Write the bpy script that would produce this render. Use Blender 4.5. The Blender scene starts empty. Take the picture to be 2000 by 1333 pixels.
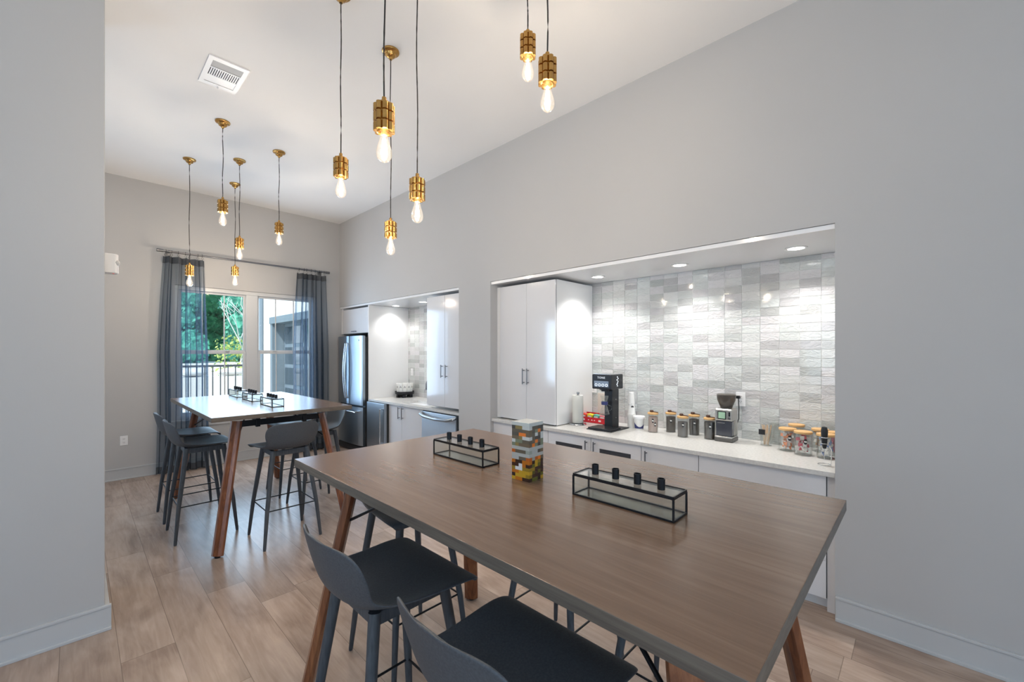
import bpy, bmesh, math, random
from mathutils import Vector, Matrix
S = bpy.context.scene
C = S.collection
R = random.Random(7)
PI = math.pi

# ------------------------------------------------------------------ camera, world, sun, daylight, exposure
HC = 1.56
AX = math.atan2(851, 824)                      # heading: this far from +Y towards +X
cam_d = bpy.data.cameras.new('camera'); cam = bpy.data.objects.new('camera', cam_d); C.objects.link(cam)
cam.location = (0, 0, HC); cam.rotation_euler = (PI / 2, 0, -AX)
cam_d.sensor_width = 36; cam_d.lens = 36 * 824 / 2000; cam_d.shift_y = 22 / 2000; cam_d.clip_start = 0.02
S.camera = cam
S.view_settings.view_transform = 'Standard'; S.view_settings.look = 'None'
S.view_settings.gamma = 1; S.view_settings.use_curve_mapping = False
S.view_settings.exposure = 0.28
S.cycles.max_bounces = 10; S.cycles.diffuse_bounces = 5; S.cycles.glossy_bounces = 5
S.cycles.transparent_max_bounces = 24; S.cycles.transmission_bounces = 8
S.cycles.sample_clamp_indirect = 6; S.cycles.caustics_reflective = False; S.cycles.caustics_refractive = False

W = bpy.data.worlds.new('sky'); S.world = W; W.use_nodes = True
nt = W.node_tree; bg = nt.nodes['Background']
tc = nt.nodes.new('ShaderNodeTexCoord'); sx = nt.nodes.new('ShaderNodeSeparateXYZ')
cr = nt.nodes.new('ShaderNodeValToRGB')
nt.links.new(tc.outputs['Generated'], sx.inputs[0]); nt.links.new(sx.outputs['Z'], cr.inputs[0]); nt.links.new(cr.outputs[0], bg.inputs[0])
cr.color_ramp.elements[0].position = 0.0; cr.color_ramp.elements[0].color = (0.80, 0.90, 1.0, 1)
cr.color_ramp.elements[1].position = 0.6; cr.color_ramp.elements[1].color = (0.50, 0.70, 1.0, 1)
bg.inputs[1].default_value = 2.1

def lamp(kind, name, loc, rot, energy, color, **kw):
    d = bpy.data.lights.new(name, kind); d.energy = energy; d.color = color
    for k, v in kw.items(): setattr(d, k, v)
    o = bpy.data.objects.new(name, d); C.objects.link(o); o.location = loc; o.rotation_euler = rot
    return o
lamp('SUN', 'sun', (0, -5, 12), (math.radians(42), 0, math.radians(-48)), 4.5, (1, .95, .88), angle=0.02)
# daylight area lamps inside the windows; rear and side ones added as unseen fill
lamp('AREA', 'added_daylight_rear', (-1.1, -3.4, 1.8), (PI / 2, 0, 0), 44, (.50, .72, 1.0), shape='RECTANGLE', size=4.0, size_y=1.7)
lamp('AREA', 'added_daylight_side', (-3.9, 0.5, 1.7), (PI / 2, 0, -PI / 2), 30, (.50, .72, 1.0), shape='RECTANGLE', size=2.8, size_y=1.5)
lamp('AREA', 'daylight_back_window', (1.79, 6.98, 1.55), (-PI / 2, 0, 0), 40, (.52, .74, 1.0), shape='RECTANGLE', size=1.7, size_y=1.7)
lamp('AREA', 'daylight_back_window_beyond_pillar', (-3.0, 6.98, 1.55), (-PI / 2, 0, 0), 60, (.52, .74, 1.0), shape='RECTANGLE', size=1.7, size_y=1.7)

# ------------------------------------------------------------------ room numbers
XW, YB, ZC = 3.084, 7.03, 3.72          # right wall face, back wall face, ceiling
XL, YR = -4.0, -3.5                     # far-left wall, rear wall
N1, N2 = (0.359, 3.31), (3.845, YB)     # near and far niche extents in Y
ZN = 2.287; XN = 3.825                  # niche soffit, tiled back
ZK = 0.85                               # counter top

# ------------------------------------------------------------------ materials
def mat(name, col=(.8, .8, .8), rough=.5, metal=0., spec=.5, coat=0., trans=0., ior=1.45, alpha=1., emit=None, es=0., coatr=.05):
    m = bpy.data.materials.new(name); m.use_nodes = True
    b = m.node_tree.nodes['Principled BSDF']
    b.inputs['Base Color'].default_value = (*col, 1); b.inputs['Roughness'].default_value = rough
    b.inputs['Metallic'].default_value = metal; b.inputs['Specular IOR Level'].default_value = spec
    b.inputs['Coat Weight'].default_value = coat; b.inputs['Coat Roughness'].default_value = coatr
    b.inputs['Transmission Weight'].default_value = trans; b.inputs['IOR'].default_value = ior
    b.inputs['Alpha'].default_value = alpha
    if emit: b.inputs['Emission Color'].default_value = (*emit, 1); b.inputs['Emission Strength'].default_value = es
    return m
def N(m, t, **kw):
    n = m.node_tree.nodes.new(t)
    for k, v in kw.items(): setattr(n, k, v)
    return n
def L(m, a, b): m.node_tree.links.new(a, b)
def math_n(m, op, a, b=None, c=None):
    n = N(m, 'ShaderNodeMath', operation=op)
    for i, v in enumerate((a, b, c)):
        if v is None: continue
        if isinstance(v, (int, float)): n.inputs[i].default_value = v
        else: L(m, v, n.inputs[i])
    return n.outputs[0]
def ramp(m, fac, stops):
    n = N(m, 'ShaderNodeValToRGB'); cr = n.color_ramp
    while len(cr.elements) < len(stops): cr.elements.new(.5)
    for e, (p, c) in zip(cr.elements, stops): e.position = p; e.color = (*c, 1)
    L(m, fac, n.inputs[0]); return n.outputs[0]
def noise(m, vec, scale, detail=4, rough=.5, dist=0):
    n = N(m, 'ShaderNodeTexNoise'); n.inputs['Scale'].default_value = scale; n.inputs['Detail'].default_value = detail
    n.inputs['Roughness'].default_value = rough; n.inputs['Distortion'].default_value = dist
    if vec is not None: L(m, vec, n.inputs['Vector'])
    return n.outputs['Fac']
def mapping(m, vec, scale=(1, 1, 1), loc=(0, 0, 0)):
    n = N(m, 'ShaderNodeMapping'); n.inputs['Scale'].default_value = scale; n.inputs['Location'].default_value = loc
    L(m, vec, n.inputs['Vector']); return n.outputs[0]
def bump(m, h, strength, dist=.01):
    n = N(m, 'ShaderNodeBump'); n.inputs['Strength'].default_value = strength; n.inputs['Distance'].default_value = dist
    L(m, h, n.inputs['Height']); L(m, n.outputs[0], m.node_tree.nodes['Principled BSDF'].inputs['Normal'])
def P(m): return m.node_tree.nodes['Principled BSDF']
def geo_pos(m): return N(m, 'ShaderNodeNewGeometry').outputs['Position']
def obj_pos(m): return N(m, 'ShaderNodeTexCoord').outputs['Object']
def plaster(name, col, rough=.85):
    m = mat(name, col, rough, spec=.25); p = geo_pos(m)
    n = noise(m, p, 1.3, 2); c2 = tuple(c * .975 for c in col)
    L(m, ramp(m, n, [(.3, c2), (.7, col)]), P(m).inputs['Base Color'])
    bump(m, noise(m, p, 160, 3), .08, .002); return m

m_wall = plaster('wall_paint', (.50, .495, .49)); m_ceil = plaster('ceiling_paint', (.88, .875, .87))
m_trim = mat('trim_paint', (.62, .63, .64), .35)
m_base = mat('baseboard_paint', (.53, .54, .545), .4)
m_white = mat('white_plastic', (.82, .82, .82), .35)
m_gloss = mat('gloss_white_laminate', (.70, .70, .715), .12, coat=.6)
m_soffit = mat('white_gloss_soffit', (.86, .86, .87), .15, coat=.5)
m_panelw = mat('satin_white_laminate', (.80, .80, .80), .3)
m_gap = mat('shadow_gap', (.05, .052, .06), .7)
m_quartz = mat('pale_quartz', (.66, .65, .62), .22)
L(m_quartz, ramp(m_quartz, noise(m_quartz, geo_pos(m_quartz), 60, 5), [(.35, (.60, .59, .565)), (.65, (.68, .67, .645))]), P(m_quartz).inputs['Base Color'])
m_bar = mat('brushed_dark_nickel', (.22, .22, .23), .35, 1)
m_black = mat('black_metal', (.012, .013, .016), .38, .3)
m_steel = mat('stainless_steel', (.38, .42, .46), .30, 1); m_steel2 = mat('steel_with_window_sheen', (.62, .68, .74), .46, 1)  # second steel: window reflection on the dishwasher front put into a paler colour
bump(m_steel, noise(m_steel, mapping(m_steel, obj_pos(m_steel), (1, 260, 1)), 3, 3), .05, .002)
m_steeld = mat('dark_appliance_side', (.06, .062, .066), .4, .4)
m_chrome = mat('polished_metal', (.72, .73, .74), .15, 1)
m_brass = mat('aged_brass', (.5, .31, .10), .27, 1)
L(m_brass, ramp(m_brass, noise(m_brass, obj_pos(m_brass), 30, 3), [(.3, (.46, .25, .075)), (.7, (.62, .36, .115))]), P(m_brass).inputs['Base Color'])
m_cord = mat('dark_cord', (.035, .03, .028), .8)
m_shell = mat('charcoal_fibre_shell', (.075, .083, .095), .52)
L(m_shell, ramp(m_shell, noise(m_shell, obj_pos(m_shell), 180, 3), [(.35, (.062, .069, .080)), (.7, (.086, .095, .108))]), P(m_shell).inputs['Base Color'])
bump(m_shell, noise(m_shell, obj_pos(m_shell), 400, 2), .12, .001)
m_leg = mat('charcoal_stained_wood', (.060, .068, .080), .5)
L(m_leg, ramp(m_leg, noise(m_leg, mapping(m_leg, obj_pos(m_leg), (60, 60, 6)), 2, 4), [(.3, (.045, .052, .062)), (.7, (.078, .087, .1))]), P(m_leg).inputs['Base Color'])
m_paper = mat('white_paper', (.82, .82, .80), .6); m_blue = mat('dark_blue', (.04, .05, .16), .45)
m_coffee = mat('coffee_beans', (.05, .035, .028), .5); m_lid = mat('bamboo_lid', (.66, .40, .17), .5)
m_red = mat('red_card', (.65, .02, .035), .4); m_beige = mat('beige_board', (.62, .56, .5), .5)
m_label = mat('chalk_label', (.015, .015, .018), .6); m_smoke_solid = mat('dark_bin', (.05, .055, .07), .12, coat=.5)
m_grass = mat('green_lawn', (.06, .22, .05), .9)
m_concrete = mat('pale_concrete', (.62, .6, .57), .9); m_rock = mat('pale_rock', (.62, .60, .58), .9)

def glassy(name, tint, gloss=.12, dens=0.):
    """thin clear sheet: mostly see-through, mirror-like at a glancing angle, optional body tint"""
    m = bpy.data.materials.new(name); m.use_nodes = True; t = m.node_tree; t.nodes.clear()
    out = t.nodes.new('ShaderNodeOutputMaterial'); tr = t.nodes.new('ShaderNodeBsdfTransparent'); gl = t.nodes.new('ShaderNodeBsdfGlossy')
    tr.inputs[0].default_value = (*tint, 1); gl.inputs['Roughness'].default_value = .02
    lw = t.nodes.new('ShaderNodeLayerWeight'); fr = t.nodes.new('ShaderNodeMath'); fr.operation = 'POWER'; fr.inputs[1].default_value = 5
    lw.inputs[0].default_value = .5; t.links.new(lw.outputs['Facing'], fr.inputs[0])
    mx = t.nodes.new('ShaderNodeMixShader'); ad = t.nodes.new('ShaderNodeMath'); ad.operation = 'MULTIPLY_ADD'
    ad.inputs[1].default_value = .9; ad.inputs[2].default_value = gloss * .3; t.links.new(fr.outputs[0], ad.inputs[0])
    t.links.new(ad.outputs[0], mx.inputs[0]); t.links.new(tr.outputs[0], mx.inputs[1]); t.links.new(gl.outputs[0], mx.inputs[2])
    last = mx
    if dens:
        di = t.nodes.new('ShaderNodeBsdfDiffuse'); di.inputs[0].default_value = (*[c * .8 for c in tint], 1)
        m2 = t.nodes.new('ShaderNodeMixShader'); m2.inputs[0].default_value = dens
        t.links.new(mx.outputs[0], m2.inputs[1]); t.links.new(di.outputs[0], m2.inputs[2]); last = m2
    t.links.new(last.outputs[0], out.inputs[0]); return m
m_glass = glassy('window_glass', (.96, .99, .98)); m_jar = glassy('jar_glass', (.97, .98, .975), .2, .02)
m_boxg = glassy('greenish_pane', (.965, .98, .97), .15, .015); m_smoke = glassy('smoked_hopper', (.42, .38, .34), .2, .15)

def sheer():
    m = bpy.data.materials.new('sheer_grey_cloth'); m.use_nodes = True; t = m.node_tree; t.nodes.clear()
    out = t.nodes.new('ShaderNodeOutputMaterial'); tr = t.nodes.new('ShaderNodeBsdfTransparent'); di = t.nodes.new('ShaderNodeBsdfDiffuse'); tl = t.nodes.new('ShaderNodeBsdfTranslucent')
    di.inputs[0].default_value = (.050, .058, .070, 1); tl.inputs[0].default_value = (.035, .045, .058, 1); tr.inputs[0].default_value = (.9, .95, 1, 1)
    a = t.nodes.new('ShaderNodeAddShader'); t.links.new(di.outputs[0], a.inputs[0]); t.links.new(tl.outputs[0], a.inputs[1])
    lw = t.nodes.new('ShaderNodeLayerWeight'); lw.inputs[0].default_value = .5
    ma = t.nodes.new('ShaderNodeMath'); ma.operation = 'MULTIPLY_ADD'; ma.inputs[1].default_value = .75; ma.inputs[2].default_value = .20
    t.links.new(lw.outputs['Facing'], ma.inputs[0]); mx = t.nodes.new('ShaderNodeMixShader')
    t.links.new(ma.outputs[0], mx.inputs[0]); t.links.new(tr.outputs[0], mx.inputs[1]); t.links.new(a.outputs[0], mx.inputs[2]); t.links.new(mx.outputs[0], out.inputs[0])
    return m
m_sheer = sheer(); m_hem = mat('dark_curtain_header', (.055, .058, .068), .85, alpha=.6)

def bulb_mat():
    m = bpy.data.materials.new('lit_bulb_glass'); m.use_nodes = True; t = m.node_tree; t.nodes.clear()
    out = t.nodes.new('ShaderNodeOutputMaterial'); tr = t.nodes.new('ShaderNodeBsdfTransparent'); gl = t.nodes.new('ShaderNodeBsdfGlossy'); em = t.nodes.new('ShaderNodeEmission')
    gl.inputs['Roughness'].default_value = .03; em.inputs[0].default_value = (1, .80, .55, 1); em.inputs[1].default_value = .2
    lw = t.nodes.new('ShaderNodeLayerWeight'); lw.inputs[0].default_value = .25
    mx = t.nodes.new('ShaderNodeMixShader'); t.links.new(lw.outputs['Facing'], mx.inputs[0]); t.links.new(tr.outputs[0], mx.inputs[1]); t.links.new(gl.outputs[0], mx.inputs[2])
    a = t.nodes.new('ShaderNodeAddShader'); t.links.new(mx.outputs[0], a.inputs[0]); t.links.new(em.outputs[0], a.inputs[1]); t.links.new(a.outputs[0], out.inputs[0])
    return m
m_bulb = bulb_mat(); m_fil = mat('glowing_filament', (1, .8, .5), .5, emit=(1, .83, .56), es=26)
m_disc = mat('downlight_lens', (1, 1, 1), .5, emit=(1, .98, .95), es=9)
m_led = mat('red_led', (.5, .02, .02), .5, emit=(1, .1, .08), es=.6)

def wood(name, cols, scale=(2.2, 40, 40), rough=.34, coat=.15, streak=1.5):
    m = mat(name, cols[0], rough, coat=coat, coatr=.2); p = obj_pos(m)
    a = noise(m, mapping(m, p, scale), streak, 6, .6, .6); b = noise(m, mapping(m, p, tuple(s * .22 for s in scale)), streak, 3, .5, 1.2)
    mix = math_n(m, 'ADD', math_n(m, 'MULTIPLY', a, .6), math_n(m, 'MULTIPLY', b, .4))
    L(m, ramp(m, mix, [(.36, cols[1]), (.5, cols[0]), (.64, cols[2])]), P(m).inputs['Base Color'])
    return m
m_top = wood('walnut_grey_laminate', ((.164, .100, .064), (.134, .081, .051), (.198, .126, .083)), (34, 1.8, 34), .25, .2)
m_edge = wood('laminate_edge', ((.14, .115, .092), (.10, .08, .065), (.18, .15, .12)), (12, 2.5, 60), .42, 0)
m_cherry = wood('red_brown_walnut', ((.21, .070, .028), (.11, .032, .014), (.33, .13, .052)), (30, 30, 2.2), .3, .3)

def floor_mat():
    m = mat('oak_plank_floor', (.4, .3, .2), .32); p = geo_pos(m)
    s = N(m, 'ShaderNodeSeparateXYZ'); L(m, p, s.inputs[0]); w, ln = .215, 1.5
    row = math_n(m, 'FLOOR', math_n(m, 'DIVIDE', math_n(m, 'ADD', s.outputs[0], .06), w))
    wn = N(m, 'ShaderNodeTexWhiteNoise', noise_dimensions='1D'); L(m, row, wn.inputs['W'])
    yy = math_n(m, 'ADD', math_n(m, 'DIVIDE', s.outputs[1], ln), math_n(m, 'MULTIPLY', wn.outputs['Value'], 7.3))
    col = math_n(m, 'FLOOR', yy)
    cmb = N(m, 'ShaderNodeCombineXYZ'); L(m, row, cmb.inputs[0]); L(m, col, cmb.inputs[1])
    idn = N(m, 'ShaderNodeTexWhiteNoise', noise_dimensions='2D'); L(m, cmb.outputs[0], idn.inputs['Vector'])
    off = N(m, 'ShaderNodeVectorMath', operation='MULTIPLY_ADD'); L(m, idn.outputs['Color'], off.inputs[0]); off.inputs[1].default_value = (37, 37, 37); L(m, p, off.inputs[2])
    a = noise(m, mapping(m, off.outputs[0], (26, 2.2, 1)), 1.6, 6, .6, .8)
    b = noise(m, mapping(m, off.outputs[0], (3.5, 1.1, 1)), 1.5, 3, .5, .8)
    v = N(m, 'ShaderNodeTexVoronoi'); v.inputs['Scale'].default_value = 1.0; L(m, mapping(m, off.outputs[0], (3.2, 1.15, 1)), v.inputs['Vector'])
    knot = ramp(m, v.outputs['Distance'], [(.02, (.28, .25, .23)), (.06, (.62, .58, .55)), (.16, (1, 1, 1))])
    mix = math_n(m, 'ADD', math_n(m, 'MULTIPLY', a, .35), math_n(m, 'MULTIPLY', b, .65))
    base = ramp(m, mix, [(.34, (.290, .198, .147)), (.5, (.412, .297, .226)), (.66, (.52, .39, .303))])
    mk = N(m, 'ShaderNodeMix', data_type='RGBA', blend_type='MULTIPLY'); mk.inputs[0].default_value = .8; L(m, base, mk.inputs[6]); L(m, knot, mk.inputs[7])
    hv = N(m, 'ShaderNodeHueSaturation'); hv.inputs['Saturation'].default_value = .92; L(m, mk.outputs[2], hv.inputs['Color'])
    L(m, math_n(m, 'MULTIPLY_ADD', idn.outputs['Value'], .26, .87), hv.inputs['Value'])
    fx = math_n(m, 'FRACT', math_n(m, 'DIVIDE', math_n(m, 'ADD', s.outputs[0], .06), w)); fy = math_n(m, 'FRACT', yy)
    ex = math_n(m, 'ABSOLUTE', math_n(m, 'SUBTRACT', fx, .5)); ey = math_n(m, 'ABSOLUTE', math_n(m, 'SUBTRACT', fy, .5))
    seam = math_n(m, 'MAXIMUM', math_n(m, 'GREATER_THAN', ex, .4925), math_n(m, 'GREATER_THAN', ey, .4988))
    ms = N(m, 'ShaderNodeMix', data_type='RGBA'); L(m, math_n(m, 'MULTIPLY', seam, .55), ms.inputs[0]); L(m, hv.outputs[0], ms.inputs[6]); ms.inputs[7].default_value = (.13, .09, .07, 1)
    L(m, ms.outputs[2], P(m).inputs['Base Color']); P(m).inputs['Roughness'].default_value = .25
    bump(m, math_n(m, 'MULTIPLY', seam, -1.), .12, .002); return m
m_floor = floor_mat()

def attr_mat(name, rough, wavy=0, coat=0., spec=.5):
    m = mat(name, (1, 1, 1), rough, coat=coat, spec=spec); a = N(m, 'ShaderNodeVertexColor', layer_name='tone'); L(m, a.outputs[0], P(m).inputs['Base Color'])
    if wavy: bump(m, noise(m, mapping(m, geo_pos(m), (1, 15, 30)), 1., 4, .6, 1.5), wavy, .02)
    return m
m_tile = attr_mat('glazed_tile', .10, .5, .6); m_block = attr_mat('coloured_acrylic', .08, 0, .6)
m_grout = mat('pale_grout', (.78, .79, .78), .8)

def leafmat(name, dark, light, tr=.25):
    m = mat(name, light, .6, spec=.3); L(m, ramp(m, noise(m, geo_pos(m), 2.6, 6, .7), [(.32, dark), (.62, light)]), P(m).inputs['Base Color']); return m
m_leaf = [leafmat('blue_green_leaves', (.02, .15, .11), (.13, .46, .33)), leafmat('mid_green_leaves', (.02, .17, .08), (.14, .50, .24)), leafmat('yellow_green_leaves', (.10, .22, .05), (.45, .52, .15))]
m_bark = mat('grey_bark', (.35, .33, .30), .9); m_palebark = mat('pale_bark', (.7, .68, .64), .8)

# ------------------------------------------------------------------ mesh helpers
class MB:
    def __init__(s): s.b = bmesh.new(); s.tones = None
    def box(s, x0, x1, y0, y1, z0, z1, mi=0, rot=None, piv=None, tone=None):
        r = bmesh.ops.create_cube(s.b, size=1); vs = r['verts']
        bmesh.ops.scale(s.b, vec=(abs(x1 - x0), abs(y1 - y0), abs(z1 - z0)), verts=vs)
        bmesh.ops.translate(s.b, vec=((x0 + x1) / 2, (y0 + y1) / 2, (z0 + z1) / 2), verts=vs)
        if rot: bmesh.ops.rotate(s.b, cent=piv or ((x0 + x1) / 2, (y0 + y1) / 2, (z0 + z1) / 2), matrix=rot, verts=vs)
        fs = {f for v in vs for f in v.link_faces}
        for f in fs: f.material_index = mi
        if tone is not None: s.paint(fs, tone)
        return s
    def paint(s, fs, tone):
        l = s.b.loops.layers.float_color.get('tone') or s.b.loops.layers.float_color.new('tone')
        for f in fs:
            for lp in f.loops: lp[l] = (*tone, 1)
    def tube(s, p0, p1, r0, r1=None, seg=12, mi=0, cap=True):
        r1 = r0 if r1 is None else r1; p0, p1 = Vector(p0), Vector(p1); d = p1 - p0
        q = Vector((0, 0, 1)).rotation_difference(d.normalized()).to_matrix()
        ra = [s.b.verts.new(p0 + q @ Vector((r0 * math.cos(2 * PI * i / seg), r0 * math.sin(2 * PI * i / seg), 0))) for i in range(seg)]
        rb = [s.b.verts.new(p1 + q @ Vector((r1 * math.cos(2 * PI * i / seg), r1 * math.sin(2 * PI * i / seg), 0))) for i in range(seg)]
        fs = [s.b.faces.new((ra[i], ra[(i + 1) % seg], rb[(i + 1) % seg], rb[i])) for i in range(seg)]
        if cap: fs += [s.b.faces.new(ra[::-1]), s.b.faces.new(rb)]
        for f in fs: f.material_index = mi
        return s
    def path(s, pts, r, seg=8, mi=0):
        pts = [Vector(p) for p in pts]; rings = []
        for i, p in enumerate(pts):
            d = (pts[min(i + 1, len(pts) - 1)] - pts[max(i - 1, 0)]).normalized()
            q = Vector((0, 0, 1)).rotation_difference(d).to_matrix(); rr = r[i] if isinstance(r, (list, tuple)) else r
            rings.append([s.b.verts.new(p + q @ Vector((rr * math.cos(2 * PI * k / seg), rr * math.sin(2 * PI * k / seg), 0))) for k in range(seg)])
        for a, b in zip(rings, rings[1:]):
            for k in range(seg): s.b.faces.new((a[k], a[(k + 1) % seg], b[(k + 1) % seg], b[k])).material_index = mi
        s.b.faces.new(rings[0][::-1]).material_index = mi; s.b.faces.new(rings[-1]).material_index = mi
        return s
    def lathe(s, prof, c=(0, 0, 0), seg=28, mi=0, mod=None, close=True):
        rings = []
        for (r, z) in prof:
            if r < 1e-5: rings.append([s.b.verts.new((c[0], c[1], c[2] + z))])
            else:
                rings.append([s.b.verts.new((c[0] + (mod(k, seg, r) if mod else r) * math.cos(2 * PI * k / seg), c[1] + (mod(k, seg, r) if mod else r) * math.sin(2 * PI * k / seg), c[2] + z)) for k in range(seg)])
        for a, b in zip(rings, rings[1:]):
            for k in range(seg):
                if len(a) == 1 and len(b) == 1: continue
                if len(a) == 1: f = s.b.faces.new((a[0], b[(k + 1) % seg], b[k]))
                elif len(b) == 1: f = s.b.faces.new((a[k], a[(k + 1) % seg], b[0]))
                else: f = s.b.faces.new((a[k], a[(k + 1) % seg], b[(k + 1) % seg], b[k]))
                f.material_index = mi
        return s
    def prism(s, poly, p0, p1, ex, ey, s1=1., mi=0):
        """poly (list of 2D) swept from p0 to p1, drawn on axes ex, ey"""
        ex, ey = Vector(ex), Vector(ey); p0, p1 = Vector(p0), Vector(p1)
        a = [s.b.verts.new(p0 + ex * u + ey * v) for u, v in poly]; b = [s.b.verts.new(p1 + ex * u * s1 + ey * v * s1) for u, v in poly]; n = len(poly)
        fs = [s.b.faces.new((a[i], a[(i + 1) % n], b[(i + 1) % n], b[i])) for i in range(n)] + [s.b.faces.new(a[::-1]), s.b.faces.new(b)]
        for f in fs: f.material_index = mi
        return s
    def grid(s, fn, nu, nv, mi=0):
        g = [[s.b.verts.new(fn(i / nu, j / nv)) for i in range(nu + 1)] for j in range(nv + 1)]
        for j in range(nv):
            for i in range(nu): s.b.faces.new((g[j][i], g[j][i + 1], g[j + 1][i + 1], g[j + 1][i])).material_index = mi
        return s
    def build(s, name, mats, parent=None, loc=(0, 0, 0), smooth=False, bev=0, bseg=2, fixn=True):
        if fixn: bmesh.ops.recalc_face_normals(s.b, faces=s.b.faces)
        me = bpy.data.meshes.new(name); s.b.to_mesh(me); s.b.free()
        for m in (mats if isinstance(mats, (list, tuple)) else [mats]): me.materials.append(m)
        if smooth:
            for p in me.polygons: p.use_smooth = True
        o = bpy.data.objects.new(name, me); C.objects.link(o); o.location = loc
        if parent: o.parent = parent
        if smooth and smooth != 'all':
            me.set_sharp_from_angle(angle=math.radians(38))
        if bev:
            b = o.modifiers.new('bevel', 'BEVEL'); b.width = bev; b.segments = bseg; b.limit_method = 'ANGLE'; b.harden_normals = False
        return o
def bx(*a, **k): return MB().box(*a, **k)
def tag(o, label, cat, group=None, kind=None):
    o['label'] = label; o['category'] = cat
    if group: o['group'] = group
    if kind: o['kind'] = kind
    return o
def thing(name, loc, label, cat, group=None, rz=0):
    o = bpy.data.objects.new(name, None); C.objects.link(o); o.location = loc; o.rotation_euler = (0, 0, rz); o.empty_display_size = .1
    return tag(o, label, cat, group)
def struct(o, label=None):
    o['kind'] = 'structure'
    if label: o['label'] = label
    return o
def copy_tree(o, parent=None):
    c = o.copy(); C.objects.link(c); c.parent = parent
    for ch in list(o.children): copy_tree(ch, c)
    return c
def dup(o, loc, label, rz=None):
    c = copy_tree(o); c.location = loc; c['label'] = label
    if rz is not None: c.rotation_euler = (0, 0, rz)
    return c
def text_mesh(body, size, name, m, parent, loc, rot):
    cu = bpy.data.curves.new('t', 'FONT'); cu.body = body; cu.size = size; cu.extrude = .0006; cu.align_x = 'CENTER'; cu.align_y = 'CENTER'; cu.space_character = 1.25
    t = bpy.data.objects.new('t', cu); C.objects.link(t); bpy.context.view_layer.update()
    me = bpy.data.meshes.new_from_object(t.evaluated_get(bpy.context.evaluated_depsgraph_get())); bpy.data.objects.remove(t); bpy.data.curves.remove(cu)
    me.materials.clear(); me.materials.append(m); o = bpy.data.objects.new(name, me); C.objects.link(o); o.parent = parent; o.location = loc; o.rotation_euler = rot
    return o

# ------------------------------------------------------------------ the room shell
struct(bx(XL, 4.1, YR - .1, YB + .15, -.1, 0).build('floor', m_floor), 'light oak plank floor')
struct(bx(XL, 4.1, YR - .1, YB + .15, ZC, ZC + .12).build('ceiling', m_ceil), 'flat white ceiling')
w = MB()                                                  # right wall with its two niches
w.box(XW, XN + .08, YR - .1, N1[0], 0, ZC); w.box(XW, XN + .08, N1[1], N2[0], 0, ZC)
w.box(XW, XN + .08, N1[0], N1[1], ZN + .03, ZC); w.box(XW, XN + .08, N2[0], YB + .12, ZN + .03, ZC)
w.box(XN + .02, XN + .08, N1[0], N1[1], 0, ZN + .03); w.box(XN + .02, XN + .08, N2[0], YB + .12, 0, ZN + .03)
struct(w.build('wall_right', m_wall), 'long wall with two recessed coffee bar niches')
WX0, WX1, WZ0, WZ1 = .90, 2.694, .66, 2.45                # window opening
SX0, SX1 = -3.85, -2.18                                    # the second window, beyond the pillar
w = MB(); T = .15
w.box(XL, SX0, YB, YB + T, 0, ZC); w.box(SX1, WX0, YB, YB + T, 0, ZC); w.box(WX1, XN + .08, YB, YB + T, 0, ZC)
for a, b in ((SX0, SX1), (WX0, WX1)): w.box(a, b, YB, YB + T, 0, WZ0); w.box(a, b, YB, YB + T, WZ1, ZC)
struct(w.build('wall_back', m_wall), 'end wall with the curtained window')
PXE, PY0, PY1 = .112, 3.295, 3.9                           # pillar wall
struct(bx(-1.6, PXE, PY0, PY1, 0, ZC).build('wall_left', m_wall, bev=.004), 'wall stub at the left edge of the photo')
w = MB(); w.box(XL - .12, XL, YR, -1., 0, ZC).box(XL - .12, XL, 2., YB + T, 0, ZC).box(XL - .12, XL, -1., 2., 0, .9).box(XL - .12, XL, -1., 2., 2.5, ZC)
struct(w.build('wall_far_left', m_wall), 'side wall out of view')
w = MB(); w.box(XL, -3.2, YR - .12, YR, 0, ZC).box(1., XW, YR - .12, YR, 0, ZC).box(-3.2, 1., YR - .12, YR, 0, .9).box(-3.2, 1., YR - .12, YR, 2.7, ZC)
struct(w.build('wall_rear', m_wall), 'rear wall behind the camera')

def baseboard(name, segs, lab):
    m = MB()
    for (x0, x1, y0, y1, nx, ny) in segs:                  # face pushed out along (nx, ny)
        for t, z0, z1 in ((.014, 0, .132), (.019, .126, .140), (.026, 0, .016)):
            m.box(min(x0, x0 + nx * t), max(x1, x1 + nx * t), min(y0, y0 + ny * t), max(y1, y1 + ny * t), z0, z1)
    return struct(m.build(name, m_base, bev=.002), lab)
baseboard('baseboard_right', [(XW, XW, YR, N1[0] - .004, -1, 0)], 'white baseboard right of the coffee niche')
baseboard('baseboard_pier', [(XW, XW, N1[1] + .004, N2[0] - .004, -1, 0)], 'white baseboard between the niches')
baseboard('baseboard_back', [(XL, XW - .03, YB, YB, 0, -1)], 'white baseboard under the window')
baseboard('baseboard_left', [(-1.6, PXE + .026, PY0, PY0, 0, -1), (PXE, PXE, PY0, PY1, 1, 0)], 'white baseboard round the left wall stub')

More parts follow.
